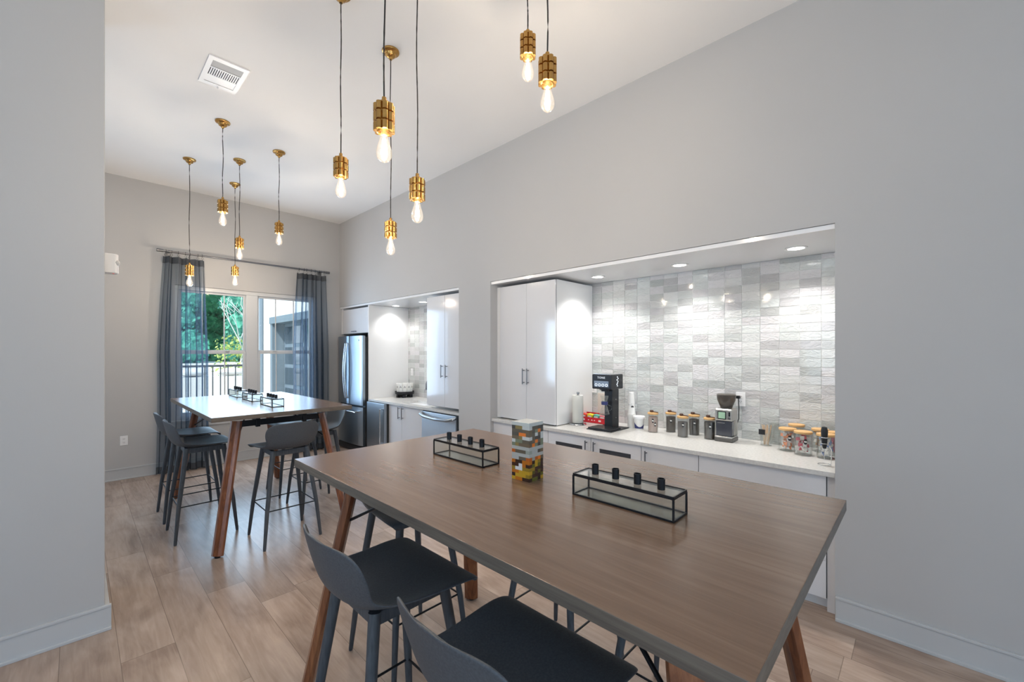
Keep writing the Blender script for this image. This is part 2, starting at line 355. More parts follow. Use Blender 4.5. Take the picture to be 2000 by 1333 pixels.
def window(name, x0, x1, lab):
    y = YB + .03; f = MB(); fr = .045; mid = (x0 + x1) / 2; mw = .075
    f.box(x0, x1, y, y + .09, WZ1 - .055, WZ1); f.box(x0, x1, y, y + .09, WZ0 + .0, WZ0 + .05)
    f.box(x0, x0 + .05, y, y + .09, WZ0 + .05, WZ1 - .055); f.box(x1 - .05, x1, y, y + .09, WZ0 + .05, WZ1 - .055); f.box(mid - mw, mid + mw, y - .002, y + .088, WZ0 + .05, WZ1 - .055)
    o = struct(f.build(name, m_trim, bev=.004), lab)
    g = MB(); s = MB()
    for a, b in ((x0 + .05, mid - mw), (mid + mw, x1 - .05)):
        zr = 1.56
        for (z0, z1, dy, t) in ((zr + .0, WZ1 - .055, .045, .026), (WZ0 + .05, zr + .012, .012, .036)):
            s.box(a, b, y + dy, y + dy + .035, z1 - t, z1).box(a, b, y + dy, y + dy + .035, z0, z0 + t + .004)
            s.box(a, a + t, y + dy, y + dy + .035, z0 + t + .004, z1 - t).box(b - t, b, y + dy, y + dy + .035, z0 + t + .004, z1 - t)
            g.box(a + t, b - t, y + dy + .015, y + dy + .019, z0 + t, z1 - t)
            for k in (1, 2):
                xm = a + (b - a) * k / 3; s.box(xm - .007, xm + .007, y + dy + .010, y + dy + .024, z0 + t, z1 - t)
        for xx in (a + (b - a) * .3, a + (b - a) * .7): s.box(xx - .025, xx + .025, y - .005, y + .02, zr + .012, zr + .024)
    s.build('window_sash', m_trim, o, bev=.002); g.build('window_pane', m_glass, o)
    st = MB(); st.box(x0 - .05, x1 + .05, YB - .045, YB + .03, WZ0 - .022, WZ0); st.box(x0 - .03, x1 + .03, YB - .016, YB, WZ0 - .10, WZ0 - .022)
    st.build('window_sill', m_trim, o, bev=.003); return o
window('window_1', WX0, WX1, 'white double-hung window pair behind the sheer curtains')
window('window_2', SX0, SX1, 'white window pair beyond the wall stub')
# plain glazed openings out of view, added so daylight reaches the room
fr = MB()
for k in range(4): x = -3.17 + k * 1.38; fr.box(x - .03, x + .03, YR - .09, YR - .03, .9, 2.7)
fr.box(-3.2, 1., YR - .09, YR - .03, .9, .96).box(-3.2, 1., YR - .09, YR - .03, 2.64, 2.7)
o = struct(fr.build('added_glazing_rear', m_trim), 'unseen glazing behind the camera, added to let daylight in'); bx(-3.2, 1., YR - .065, YR - .06, .9, 2.7).build('window_pane', m_glass, o)
fr = MB()
for k in range(3): y = -.97 + k * 1.47; fr.box(XL - .09, XL - .03, y - .03, y + .03, .9, 2.5)
fr.box(XL - .09, XL - .03, -1., 2., .9, .96).box(XL - .09, XL - .03, -1., 2., 2.44, 2.5)
o = struct(fr.build('added_glazing_side', m_trim), 'unseen side glazing, added to let daylight in'); bx(XL - .065, XL - .06, -1., 2., .9, 2.5).build('window_pane', m_glass, o)

# niche linings: soffit panels, tiled backs, side panel
for n, (a, b) in ((1, N1), (2, N2)):
    struct(bx(XW + .012, XN + .018, a + .002, b - .002, ZN, ZN + .028).build('trim_%d' % n, m_soffit), 'gloss white soffit panel of the %s niche' % ('near', 'far')[n - 1])
TW, TH = .1335, .0665
def tiles(name, x, y0, y1, z0, z1, ph, lab):
    m = MB(); m.box(x, x + .012, y0, y1, z0, z1, mi=1); g = .0012; rr = random.Random(3)
    k0 = int(math.floor((y0 - ph) / TW)); k1 = int(math.ceil((y1 - ph) / TW))
    for k in range(k0, k1):
        a, b = max(y0, ph + k * TW) + g, min(y1, ph + (k + 1) * TW) - g
        if b - a < .01: continue
        z = z0; 
        while z < z1 - .012:
            t = rr.random(); v = .60 + .16 * (t - .5) if t > .36 else .44 + .28 * t
            tint = rr.choice([(.985, 1.0, .985), (.96, 1.0, .98), (.995, .985, .995)])
            x0 = x - .0035 - rr.random() * .0015; zz = min(z + TH, z1)
            m.box(x0, x, a, b, z + g, zz - g, tone=tuple(v * c for c in tint), rot=Matrix.Rotation((rr.random() - .5) * .03, 3, 'Y') @ Matrix.Rotation((rr.random() - .5) * .012, 3, 'Z'))
            z += TH
    o = m.build(name, [m_tile, m_grout], bev=.0012, bseg=2); return struct(o, lab)
tiles('trim_3', XN, N1[0], N1[1], ZK, ZN, .525, 'pearly grey-white glazed tile splashback of the near niche')
tiles('trim_4', XN - .02, N2[0], 6.08, ZK, ZN, 5.47, 'pearly grey-white glazed tile splashback of the far niche')

# ------------------------------------------------------------------ cabinets
def handle(parent, x, y, z0, z1, vertical=True, w=0, name='handle'):
    m = MB(); r = .0055
    if vertical:
        m.tube((x - .03, y, z0), (x - .03, y, z1), r); [m.tube((x, y, z), (x - .03, y, z), .0045) for z in (z0 + .018, z1 - .018)]
    else:
        m.tube((x - .03, y - w / 2, z0), (x - .03, y + w / 2, z0), r); [m.tube((x, yy, z0), (x - .03, yy, z0), .0045) for yy in (y - w / 2 + .015, y + w / 2 - .015)]
    return m.build(name, m_bar, parent, smooth=True)
def cabinet(name, y0, y1, z0, z1, xf, xb, doors, label, cat='cabinet', group=None, kick=False, rows=None):
    """doors: list of (ya, yb, handle_y or None, slot)"""
    t = thing(name, (xf + .02, (y0 + y1) / 2, z0), label, cat, group); ox, oy, oz = t.location
    b = MB(); b.box(.0, xb - ox, y0 - oy + .001, y1 - oy - .001, (.075 if kick else 0), z1 - z0)
    if kick: b.box(.045, xb - ox, y0 - oy + .001, y1 - oy - .001, 0, .08)
    b.build('body', [m_panelw], t)
    g = MB(); g.box(-.0015, .0005, y0 - oy, y1 - oy, (.075 if kick else 0), z1 - z0); g.build('gap_shade_sheet', m_gap, t)  # dark sheet behind the doors, painting the shade in their gaps
    for d in doors:
        ya, yb, hy, slot = d[:4]; za, zb = (d[4], d[5]) if len(d) > 4 else ((.078 if kick else .004) + z0, z1 - .004)
        q = MB(); gp = .0018
        if slot:
            sa, sb, sza, szb = slot
            q.box(-.02, -.001, ya - oy + gp, yb - oy - gp, szb - oz, zb - oz).box(-.02, -.001, ya - oy + gp, yb - oy - gp, za - oz, sza - oz)
            q.box(-.02, -.001, ya - oy + gp, sa - oy, sza - oz, szb - oz).box(-.02, -.001, sb - oy, yb - oy - gp, sza - oz, szb - oz)
        else: q.box(-.02, -.001, ya - oy + gp, yb - oy - gp, za - oz, zb - oz)
        dr = q.build('drawer' if len(d) > 6 else 'door', m_gloss, t, bev=.0012)
        if slot:
            s = MB(); s.box(-.014, -.002, sa - oy, sb - oy, sza - oz, szb - oz)
            for k in range(4): zz = sza - oz + (szb - sza) * (k + .5) / 4; s.box(-.0175, -.013, sa - oy, sb - oy, zz - .002, zz + .002)
            s.build('vent_slot', m_gap, dr)
        if hy is not None:
            hz = d[7] if len(d) > 7 else None
            if hz: handle(dr, -.02, hy - oy, hz[0] - oz, hz[1] - oz)
    return t
ZT = 2.262
G1 = 'tall wall cupboards standing on the counters'
t = cabinet('wall_cabinet', 2.505, 3.262, .856, ZT, 3.18, XN - .01, [(2.505, 2.876, 2.846 + .02, None, .862, ZT - .004, 0, (1.237, 1.395)), (2.876, 3.262, 2.938 - .02, None, .862, ZT - .004, 0, (1.237, 1.395))][:0] or
            [(2.505, 2.876, None, None, .862, ZT - .004), (2.876, 3.262, None, None, .862, ZT - .004)],
            'tall gloss white two-door cupboard standing on the near niche counter, left of the paper towels', group=G1)
for d, hy in zip([c for c in t.children if c.name.startswith('door')], (2.846, 2.905)): handle(d, -.02, hy - t.location.y, 1.235 - t.location.z, 1.395 - t.location.z)
struct(bx(3.19, XN, 3.264, 3.31, .856, ZT).build('trim_5', m_panelw), 'filler strip beside the tall cupboard')
t = cabinet('wall_cabinet', 3.847, 4.552, .883, ZT, 3.13, XN - .03, [(3.847, 4.175, None, None, .889, ZT - .004), (4.175, 4.552, None, None, .889, ZT - .004)],
            'tall gloss white two-door cupboard above the dishwasher in the far niche', group=G1)
for d, hy in zip([c for c in t.children if c.name.startswith('door')], (4.125, 4.215)): handle(d, -.02, hy - t.location.y, 1.249 - t.location.z, 1.406 - t.location.z)
# near base run
GB = 'base cabinets under the near niche counter'
def base(y0, y1, lab, hy=None, slot=None, doors=None):
    t = cabinet('base_cabinet', y0, y1, 0, .819, 3.13, XN, doors or [(y0, y1, None, slot)], lab, group=GB, kick=True)
    if hy is not None:
        d = [c for c in t.children if c.name.startswith('door')][0]; handle(d, -.02, hy - t.location.y, .65, .785)
    return t
base(2.553, 3.31, 'plain white base cabinet at the left end of the near counter, below the tall cupboard')
base(2.071, 2.552, 'white base cabinet with a dark vent slot and its bar handle at the right edge', 2.112, (2.162, 2.462, .665, .726))
base(1.598, 2.070, 'white base cabinet with a dark vent slot and its bar handle at the left edge', 2.028, (1.69, 1.985, .668, .730))
base(1.154, 1.597, 'plain white base cabinet with one bar handle, right of the two slotted ones', 1.552)
t = cabinet('drawer_cabinet', .405, 1.153, 0, .819, 3.13, XN, [(.405, 1.153, None, None, .307, .815, 0), (.405, 1.153, None, None, .078, .305, 0)],
            'wide white two-drawer base cabinet at the right end of the near counter', group=GB, kick=True)
struct(bx(3.14, XN, .361, .403, 0, .819).build('trim_6', m_gloss), 'white filler at the niche edge')
tag(bx(3.10, XN - .003, N1[0] + .002, N1[1] - .002, .82, ZK).build('countertop', m_quartz, bev=.002), 'long pale quartz worktop in the near niche, carrying the coffee things', 'countertop')
# far base run
cabinet('base_cabinet', 4.64, 5.50, 0, .819, 3.13, XN - .02, [], 'white two-door base cabinet under the far niche sink', kick=True)
t = [o for o in C.objects if o.get('label', '').endswith('far niche sink')][0]; oy = t.location.y
for ya, yb, hy in ((4.642, 5.155, 5.112), (5.155, 5.498, 5.204)):
    d = bx(-.02, -.001, ya - oy + .002, yb - oy - .002, .078, .815).build('door', m_gloss, t, bev=.0012); handle(d, -.02, hy - oy, .635, .798)
SK = (3.21, 3.49, 4.72, 5.32)
q = MB(); q.box(3.10, SK[0], N2[0] + .002, 6.055, .82, ZK).box(SK[1], XN - .022, N2[0] + .002, 6.055, .82, ZK).box(SK[0], SK[1], N2[0] + .002, SK[2], .82, ZK).box(SK[0], SK[1], SK[3], 6.055, .82, ZK)
tag(q.build('countertop', m_quartz), 'pale quartz worktop with a cut-out for the sink in the far niche', 'countertop')
t = thing('kitchen_sink', (3.35, 5.02, .66), 'undermounted stainless steel sink set in the far niche counter', 'sink')
q = MB(); x0, x1, y0, y1 = -.138, .138, -.298, .298
q.box(x0 - .0, x1, y0, y1, 0, .004).box(x0, x0 + .004, y0, y1, 0, .158).box(x1 - .004, x1, y0, y1, 0, .158).box(x0, x1, y0, y0 + .004, 0, .158).box(x0, x1, y1 - .004, y1, 0, .158)
q.build('basin', m_steel, t); MB().lathe([(0, .006), (.035, .006), (.042, .004)], (.02, 0, 0), 20).build('drain', m_chrome, t, smooth=True)
t = thing('faucet', (3.60, 4.93, ZK), 'dark curved faucet behind the far niche sink', 'faucet')
MB().lathe([(0, 0), (.028, 0), (.028, .01), (.016, .018), (.016, .05), (0, .05)], seg=20).build('base', m_bar, t, smooth=True)
MB().path([(0, 0, .04)] + [(-.11 + .11 * math.cos(a), 0, .25 + .10 * math.sin(a)) for a in [i * PI / 10 for i in range(0, 11)]] + [(-.22, 0, .19)], .011, 12).build('spout', m_bar, t, smooth=True)
MB().tube((0, .01, .05), (.0, .07, .085), .006).build('lever', m_bar, t, smooth=True)
# panel beside the fridge and the cupboard over it
tag(bx(3.11, XN - .02, 6.06, 6.08, 0, ZN - .002).build('side_panel', m_panelw), 'tall plain white panel between the fridge and the far counter', 'panel')
t = cabinet('over_fridge_cabinet', 6.085, 6.965, 1.86, ZT, 3.11, XN - .02, [(6.085, 6.965, None, None, 1.864, ZT - .004)], 'wide white cupboard over the refrigerator')
d = [c for c in t.children if c.name.startswith('door')][0]; handle(d, -.02, 6.52 - t.location.y, .035, .035, False, .13)
struct(bx(3.12, XN - .02, 6.967, YB, 1.86, ZN).build('trim_7', m_panelw), 'filler strip in the corner above the refrigerator')

# ------------------------------------------------------------------ appliances
t = thing('refrigerator', (3.0, 6.53, 0), 'tall stainless french-door refrigerator with a bottom freezer in the corner', 'refrigerator')
bx(.075, .78, -.43, .43, .03, 1.79).build('body', m_steeld, t, bev=.004)
def fdoor(y0, y1, z0, z1, name, ccx=0):
    w = (y1 - y0) / 2; c = (y0 + y1) / 2; m = MB()
    poly = []
    for i in range(13):
        a = -1 + i / 6; yg = c + w * a; xx = .025 * ((yg / .43) ** 2) + (.012 * max(0, abs(a) - .9) / .1 if True else 0)
        poly.append((xx, yg))
    poly += [(.072, y1), (.072, y0)]
    m.prism(poly, (0, 0, z0), (0, 0, z1), (1, 0, 0), (0, 1, 0)); return m.build(name, m_steel, t, smooth=True)
dl = fdoor(.002, .43, .745, 1.815, 'door'); dr = fdoor(-.43, -.002, .745, 1.815, 'door'); fz = fdoor(-.43, .43, .125, .715, 'freezer_drawer')
bx(.03, .1, -.40, .40, .015, .105).build('kick_grille', m_black, t)
for dd, y in ((dl, .032), (dr, -.032)):
    MB().path([(.0, y, .84)] + [(-.03 - .035 * math.sin(PI * k / 12), y, .84 + .86 * k / 12) for k in range(13)] + [(.0, y, 1.70)], .011, 10).build('handle', m_chrome, dd, smooth=True)
MB().path([(.02, -.33, .645), (-.05, -.33, .645), (-.055, -.30, .645), (-.06, 0, .645), (-.055, .30, .645), (-.05, .33, .645), (.02, .33, .645)], .013, 10).build('handle', m_chrome, fz, smooth=True)
MB().lathe([(0, 0), (.012, 0), (.012, .003), (0, .003)], seg=16).build('badge', m_chrome, dr, smooth=True)
bd = [c for c in dr.children if c.name.startswith('badge')][0]; bd.location = (.010, -.33, 1.745); bd.rotation_euler = (0, -PI / 2, 0)
t = thing('undercounter_refrigerator', (3.06, 5.765, 0), 'low stainless under-counter refrigerator between the tall fridge and sink cabinet', 'refrigerator')
bx(.05, .6, -.262, .262, .02, .818).build('body', m_steeld, t, bev=.003)
d = bx(0, .045, -.258, .258, .1, .815).build('door', m_steel, t, bev=.004)
MB().path([(0, -.20, .25), (-.035, -.20, .25), (-.035, -.20, .74), (0, -.20, .74)], .009, 10).build('handle', m_chrome, d, smooth=True)
bx(.03, .1, -.25, .25, .01, .09).build('kick_grille', m_black, t)
t = thing('dishwasher', (3.09, 4.24, 0), 'stainless drawer dishwasher with a curved bar handle in the far niche', 'dishwasher')
bx(.03, .6, -.388, .388, .02, .812).build('body', m_steeld, t, bev=.003)
d = bx(0, .028, -.33, .37, .45, .805).build('door', m_steel2, t, bev=.004)
q = MB(); q.path([(.0, .36, .79), (-.03, .355, .775), (-.055, .25, .755), (-.065, 0, .745), (-.055, -.22, .75), (-.03, -.315, .77), (.0, -.325, .785)], .019, 12); q.build('handle', m_steel, d, smooth=True)
bx(0.005, .028, -.33, .37, .09, .44).build('lower_door', m_gloss, t, bev=.002); bx(.02, .1, -.37, .37, .0, .08).build('kick_grille', m_black, t)

# ------------------------------------------------------------------ downlights
GD = 'round recessed downlights in the niche soffits'
def downlight(x, y, lab, e=9):
    t = thing('downlight', (x, y, ZN), lab, 'downlight', GD)
    MB().lathe([(.050, -.001), (.068, -.001), (.070, -.004), (.050, -.005)], seg=32).build('trim_ring', m_white, t, smooth=True)
    MB().lathe([(0, -.002), (.052, -.002), (.052, -.0035), (0, -.0035)], seg=32).build('lens', m_disc, t, smooth=True)
    lamp('SPOT', 'downlight_lamp', (x, y, ZN - .012), (0, 0, 0), e, (1, .98, .95), spot_size=math.radians(125), spot_blend=.7, shadow_soft_size=.045)
for y, lab in ((.623, 'round lit downlight at the right end of the near niche soffit'), (1.439, 'round lit downlight in the middle of the near niche soffit'), (2.23, 'round lit downlight at the left of the near niche soffit, by the tall cupboard')): downlight(3.49, y, lab, 33)
for y, lab in ((5.154, 'round lit downlight in the far niche soffit over the sink, nearer the cupboard'), (5.896, 'round lit downlight in the far niche soffit next to the white side panel')): downlight(3.48, y, lab, 22)

# ------------------------------------------------------------------ tables
def table(cx, cy, ln, label):
    W2 = .5425; L2 = ln / 2; t = thing('bar_table', (cx, cy, 0), label, 'table', 'walnut bar tables')
    q = bx(-W2, W2, -L2, L2, 1.032, 1.067); q.b.faces.ensure_lookup_table()
    for f in q.b.faces:
        if f.normal.z < .5: f.material_index = 1
    q.build('tabletop', [m_top, m_edge], t, bev=.0015)
    for sx in (-1, 1):
        for sy in (-1, 1):
            foot = Vector((sx * (W2 - .045), sy * (L2 - .035), .012)); top = Vector((sx * (W2 - .205), sy * (L2 - .19), 1.0))
            d = (top - foot).normalized(); ax = Vector((sx, sy * .9, 0)).normalized(); e1 = Vector((-ax.y, ax.x, 0)); e1 = (e1 - d * e1.dot(d)).normalized(); e2 = d.cross(e1).normalized()
            a, b, c = .041, .024, .022
            poly = [(-a, -b + .012), (-a + c, -b), (a - c, -b), (a, -b + .012), (a, b - .012), (a - c, b), (-a + c, b), (-a, b - .012)]
            lg = MB().prism(poly, foot, top, e1, e2).build('leg', m_cherry, t, bev=.002)
            MB().tube((foot.x, foot.y, 0), (foot.x, foot.y, .013), .02, seg=16).build('foot_pad', m_black, lg)
    for sy in (-1, 1): bx(-.34, .34, sy * (L2 - .19) - .012, sy * (L2 - .19) + .012, .95, .998).build('cross_beam', m_black, t, bev=.002)
    for sx in (-1, 1): bx(sx * .185 - .012, sx * .185 + .012, -(L2 - .19), L2 - .19, .985, 1.031).build('long_rail', m_black, t, bev=.002)
    for sx in (-1, 1):
        for sy in (-1, 1): bx(sx * .185 - .016, sx * .185 + .016, sy * (L2 - .19) - .018, sy * (L2 - .19) + .018, .938, 1.031).build('bracket', m_black, t, bev=.002)
    for sx in (-1, 1):
        for sy in (-1, 1):
            k = .23; p0 = Vector((sx * (W2 - .205 + .16 * k - .008), sy * (L2 - .19 + .155 * k - .008), 1.0 - .988 * k)); p1 = Vector((sx * .185, sy * (L2 - .19 - .36), .995))
            MB().tube(p0, p1, .0065, seg=10).build('brace_rod', m_black, t, smooth=True)
    return t
TCX = 1.2425
table(TCX, 1.127, 1.90, 'brown walnut-topped bar table in the foreground with the coloured block tower on it')
table(TCX, 4.78, 1.96, 'bar table by the curtained window with three small frame lanterns on it')

# ------------------------------------------------------------------ stools
ST = [(.213, .744, .205, 0, 0), (.215, .760, .218, 0, .0), (.196, .772, .236, 0, .001), (.13, .774, .236, 0, .006), (.05, .766, .229, 0, .014), (-.03, .759, .220, 0, .024),
      (-.105, .756, .210, .004, .036), (-.165, .764, .199, .018, .042), (-.204, .788, .191, .036, .034), (-.227, .826, .194, .050, .016), (-.241, .870, .205, .054, .004),
      (-.252, .914, .210, .050, 0), (-.260, .950, .201, .044, 0), (-.266, .975, .176, .034, 0), (-.269, .987, .130, .020, 0), (-.270, .991, .07, .012, 0)]
def shell_fn(u, v):
    k = v * (len(ST) - 1); i = min(int(k), len(ST) - 2); f = k - i; a, b = ST[i], ST[i + 1]
    x, z, w, cx, cz = [a[n] + (b[n] - a[n]) * f for n in range(5)]; s = u * 2 - 1
    return (x + cx * s * s, w * s, z + cz * abs(s) ** 3.6)
def make_stool():
    t = thing('bar_stool', (0, 0, 0), '', 'stool', 'charcoal bar stools with low moulded backs')
    o = MB().grid(shell_fn, 14, 15).build('seat_shell', m_shell, t, smooth='all')
    m = o.modifiers.new('solid', 'SOLIDIFY'); m.thickness = .009; m.offset = -1
    m = o.modifiers.new('sub', 'SUBSURF'); m.levels = 1; m.render_levels = 2
    q = MB(); h = .124
    for s in (-1, 1): q.box(-h, h, s * h - .011, s * h + .011, .712, .754); q.box(s * h - .011, s * h + .011, -h, h, .712, .754)
    q.build('seat_frame', m_leg, t, bev=.003)
    for sx in (-1, 1):
        for sy in (-1, 1):
            MB().path([(sx * .215, sy * .215, 0), (sx * .214, sy * .214, .012), (sx * .19, sy * .19, .28), (sx * .129, sy * .129, .757)], [.0095, .0115, .0155, .0195], 16).build('leg', m_leg, t, smooth=True)
    q = MB(); h = .186
    c = [(-h, -h), (h, -h), (h, h), (-h, h)]
    for i in range(4): a, b = c[i], c[(i + 1) % 4]; q.tube((*a, .29), (*b, .29), .0048, seg=10)
    q.build('footrest', m_black, t, smooth=True); return t
spots = [(.77, 1.34, 0, 'stool left of the foreground table with its whole black seat in view'),
         (.765, .73, 0, 'stool cut off by the bottom edge, left of the foreground table'),
         (1.725, 1.31, PI, 'stool under the niche side of the foreground table, farther of two seen as legs'),
         (1.725, .70, PI, 'stool under the niche side of the foreground table, nearer of two seen as legs'),
         (1.215, 1.93, -PI / 2, 'stool pushed under the far end of the foreground table'),
         (.768, 4.525, 0, 'charcoal stool on the left of the window table, the one nearer the camera'),
         (.768, 5.136, 0, 'charcoal stool on the left of the window table, the one nearer the curtain'),
         (1.24, 3.905, PI / 2, 'stool at the near end of the window table, back to the camera'),
         (1.725, 4.475, PI, 'stool on the fridge side of the window table, nearer the camera'),
         (1.725, 5.13, PI, 'charcoal stool on the fridge side of the window table, nearer the window')]
proto = make_stool()
for i, (x, y, rz, lab) in enumerate(spots):
    o = proto if i == 0 else copy_tree(proto)
    o.location = (x, y, 0); o.rotation_euler = (0, 0, rz); o['label'] = lab

# ------------------------------------------------------------------ lanterns, block tower
def make_box():
    t = thing('candle_box', (0, 0, 1.067), '', 'candle holder', 'black framed glass candle boxes on the tables')
    w, l, h, r = .047, .176, .068, .0028; q = MB()
    for sx in (-1, 1):
        for sy in (-1, 1): q.box(sx * w - r, sx * w + r, sy * l - r, sy * l + r, 0, h)
        for z in (r, h): q.box(sx * w - r, sx * w + r, -l, l, z - r, z + r)
    for sy in (-1, 1):
        for z in (r, h): q.box(-w, w, sy * l - r, sy * l + r, z - r, z + r)
    q.build('frame', m_black, t, bev=.0006)
    g = MB(); g.box(-w, w, -l, l, .001, .003)
    for s in (-1, 1): g.box(s * w - .0008, s * w + .0008, -l, l, r, h); g.box(-w, w, s * l - .0008, s * l + .0008, r, h)
    g.build('pane', m_boxg, t)
    ld = MB().box(-w, w, -l, l, h + .003, h + .005).build('lid', m_boxg, t)
    q = MB()
    for sx in (-1, 1): q.box(sx * w - .002, sx * w + .002, -l, l, h + .0029, h + .0065)
    for sy in (-1, 1): q.box(-w, w, sy * l - .002, sy * l + .002, h + .0029, h + .0065)
    q.box(-w - .003, -w + .001, -.05, .03, h + .001, h + .007)
    q.build('lid_frame', m_black, ld)
    for k in range(4):
        y = -.118 + k * .0785
        MB().lathe([(0, 0), (.0115, 0), (.0118, .033), (.0098, .033), (.0092, .006), (0, .006)], (0, y, h + .005), 24).build('candle_cup', m_black, t, smooth=True)
    return t
b0 = make_box(); b0.location = (1.245, .688, 1.0675); b0['label'] = 'black framed glass candle box on the foreground table, right of the block tower'
for y, lab in ((1.514, 'black framed glass candle box on the foreground table, left of the block tower'), (4.33, 'small candle box on the window table, nearest the camera of three in a row'),
               (4.96, 'small candle box on the window table, middle one of three in a row'), (5.52, 'small candle box on the window table, closest to the window')):
    dup(b0, (1.25 if y < 4 else 1.265, y, 1.0675), lab)
t = thing('block_tower', (1.231, 1.107, 1.067), 'tall square tower of orange, amber, olive and white acrylic blocks on the foreground table', 'ornament', rz=math.radians(3))
q = MB(); rr = random.Random(12); nl = 16; hh = .0131; a = .0435; n = 5; cell = 2 * a / n
pal_up = [(.13, .105, .07), (.10, .085, .065), (.17, .12, .07), (.85, .22, .03), (.62, .62, .58), (.28, .20, .07), (.07, .06, .05), (.20, .22, .14)]
pal_lo = [(.55, .32, .02), (.09, .08, .01), (.50, .15, .01), (.025, .012, .01), (.72, .72, .70), (.30, .19, .02), (.05, .02, .012), (.12, .12, .015), (.04, .018, .01)]
for k in range(nl):
    pal = pal_lo if k < 6 else pal_up if k > 8 else pal_up[:4] + [(.5, .12, .02), (.34, .36, .30), (.45, .45, .42)]
    off = (rr.random() - .5) * .001
    for i in range(n):
        run = 0; col = None
        for j in range(n):
            if 0 < i < n - 1 and 0 < j < n - 1: continue
            if run <= 0: col = rr.choice(pal); run = rr.choice((1, 1, 2, 2, 3))
            run -= 1
            if k in (7, 9) and rr.random() < .75: col = (.46, .46, .42)
            q.box(-a + i * cell + off, -a + (i + 1) * cell + off, -a + j * cell, -a + (j + 1) * cell, k * hh, (k + 1) * hh, tone=col)
q.box(-a + cell, a - cell, -a + cell, a - cell, 0.0005, nl * hh - .0005, tone=(.1, .08, .05))
q.build('block_stack', m_block, t)
MB().box(-a, a, -a, a, nl * hh, nl * hh + .014).build('top_block', mat('frosted_acrylic', (.60, .62, .58), .15, coat=.5), t, bev=.001)

# ------------------------------------------------------------------ pendants
def make_pendant():
    t = thing('pendant_lamp', (0, 0, ZC), '', 'pendant lamp', 'brass pendant lamps with clear bulbs')
    MB().lathe([(0, 0), (.060, 0), (.061, -.006), (.058, -.012), (.040, -.018), (.036, -.022), (.034, -.034), (.030, -.040), (.014, -.048), (.010, -.062), (0, -.062)], seg=32).build('canopy', m_brass, t, smooth=True)
    return t
def socket_mesh():
    q = MB(); seg = 48
    q.lathe([(0, .150), (.009, .150), (.010, .134), (.016, .132), (.030, .124), (.031, .008), (.026, .004), (.020, .010), (0, .012)], seg=24)
    for lv in range(3):                                # three tiers of pipe-like flutes
        z0 = .006 + lv * .040
        for k in range(8):
            an = 2 * PI * (k + .5) / 8; c = Vector((math.cos(an) * .0305, math.sin(an) * .0305, 0))
            rr_ = .0125; top = z0 + .035
            q.tube((c.x, c.y, z0 + .002), (c.x, c.y, top - (.0 if lv < 2 else .003)), rr_, seg=10)
    return q
sock = None
def bulb_mesh():
    pts = [(.013, 0), (.0135, -.010), (.018, -.030), (.026, -.055), (.0315, -.078), (.0315, -.092), (.027, -.106), (.017, -.117), (.006, -.121), (0, -.1215)]
    return MB().lathe(pts, seg=28)
def filament():
    q = MB()
    q.path([(.0, 0, -.008), (0, 0, -.030)], .004, 8)
    for k in range(6):
        a = 2 * PI * k / 6; q.path([(.006 * math.cos(a), .006 * math.sin(a), -.028), (.0125 * math.cos(a), .0125 * math.sin(a), -.088)], .0017, 6)
    return q
pd = make_pendant(); sk = None
def fill_pendant(t, zs, first=None):
    """zs: height of the socket's bottom rim"""
    d = zs - ZC
    rr_ = random.Random(int(zs * 1000)); pts = []; n = 16; top = -.055; bot = d + .148
    ph = rr_.random() * 6
    for i in range(n + 1):
        f = i / n; wob = math.sin(f * PI) * .0035; pts.append((wob * math.sin(ph + f * 9), wob * math.cos(ph * 1.7 + f * 7), top + (bot - top) * f))
    MB().path(pts, .0035, 8).build('cord', m_cord, t, smooth=True)
    if first is None:
        s = socket_mesh().build('socket', m_brass, t, smooth=True); b = bulb_mesh().build('bulb', m_bulb, t, smooth='all'); f = filament().build('filament', m_fil, b)
        s.location = (0, 0, d); b.location = (0, 0, d + .006)
        return s, b, f
    s, b, f = [x.copy() for x in first]
    for x in (s, b, f): C.objects.link(x)
    s.parent = t; b.parent = t; f.parent = b; s.location = (0, 0, d); b.location = (0, 0, d + .006)
PEN = [(.88, 5.869, 2.41, 'brass pendant hanging in front of the left curtain'),
       (.954, 4.694, 2.862, 'brass pendant of the window group with the canopy nearest the ceiling vent'),
       (1.276, 5.496, 2.719, 'brass pendant of the window group second from the right'),
       (1.414, 6.305, 2.533, 'brass pendant with its bulb just below the middle of the curtain rod'),
       (1.52, 4.966, 2.832, 'rightmost brass pendant of the window group'),
       (1.568, 2.729, 2.373, 'lowest and smallest pendant of the foreground group, its round canopy in view'),
       (1.105, 2.50, 2.604, 'leftmost pendant of the foreground group, canopy at the top edge of the photo'),
       (.878, 1.58, 2.455, 'large brass pendant of the foreground group, right of the leftmost one'),
       (1.476, 1.207, 2.76, 'rightmost and largest brass pendant at the top of the photo'),
       (1.638, 1.471, 3.091, 'high brass pendant just left of the rightmost one'),
       (1.282, 1.954, 2.375, 'brass pendant in front of the ceiling edge, middle of the photo')]
first = None
for i, (x, y, z, lab) in enumerate(PEN):
    if i == 0: t = pd
    else:
        t = pd.copy(); C.objects.link(t); ca = [c for c in pd.children if c.name.startswith('canopy')][0].copy(); C.objects.link(ca); ca.parent = t
    t.location = (x, y, ZC); t['label'] = lab
    r = fill_pendant(t, z, first)
    if first is None: first = r
    lamp('POINT', 'pendant_lamp_light', (x, y, z - .055), (0, 0, 0), 16, (1, .83, .64), shadow_soft_size=.012)

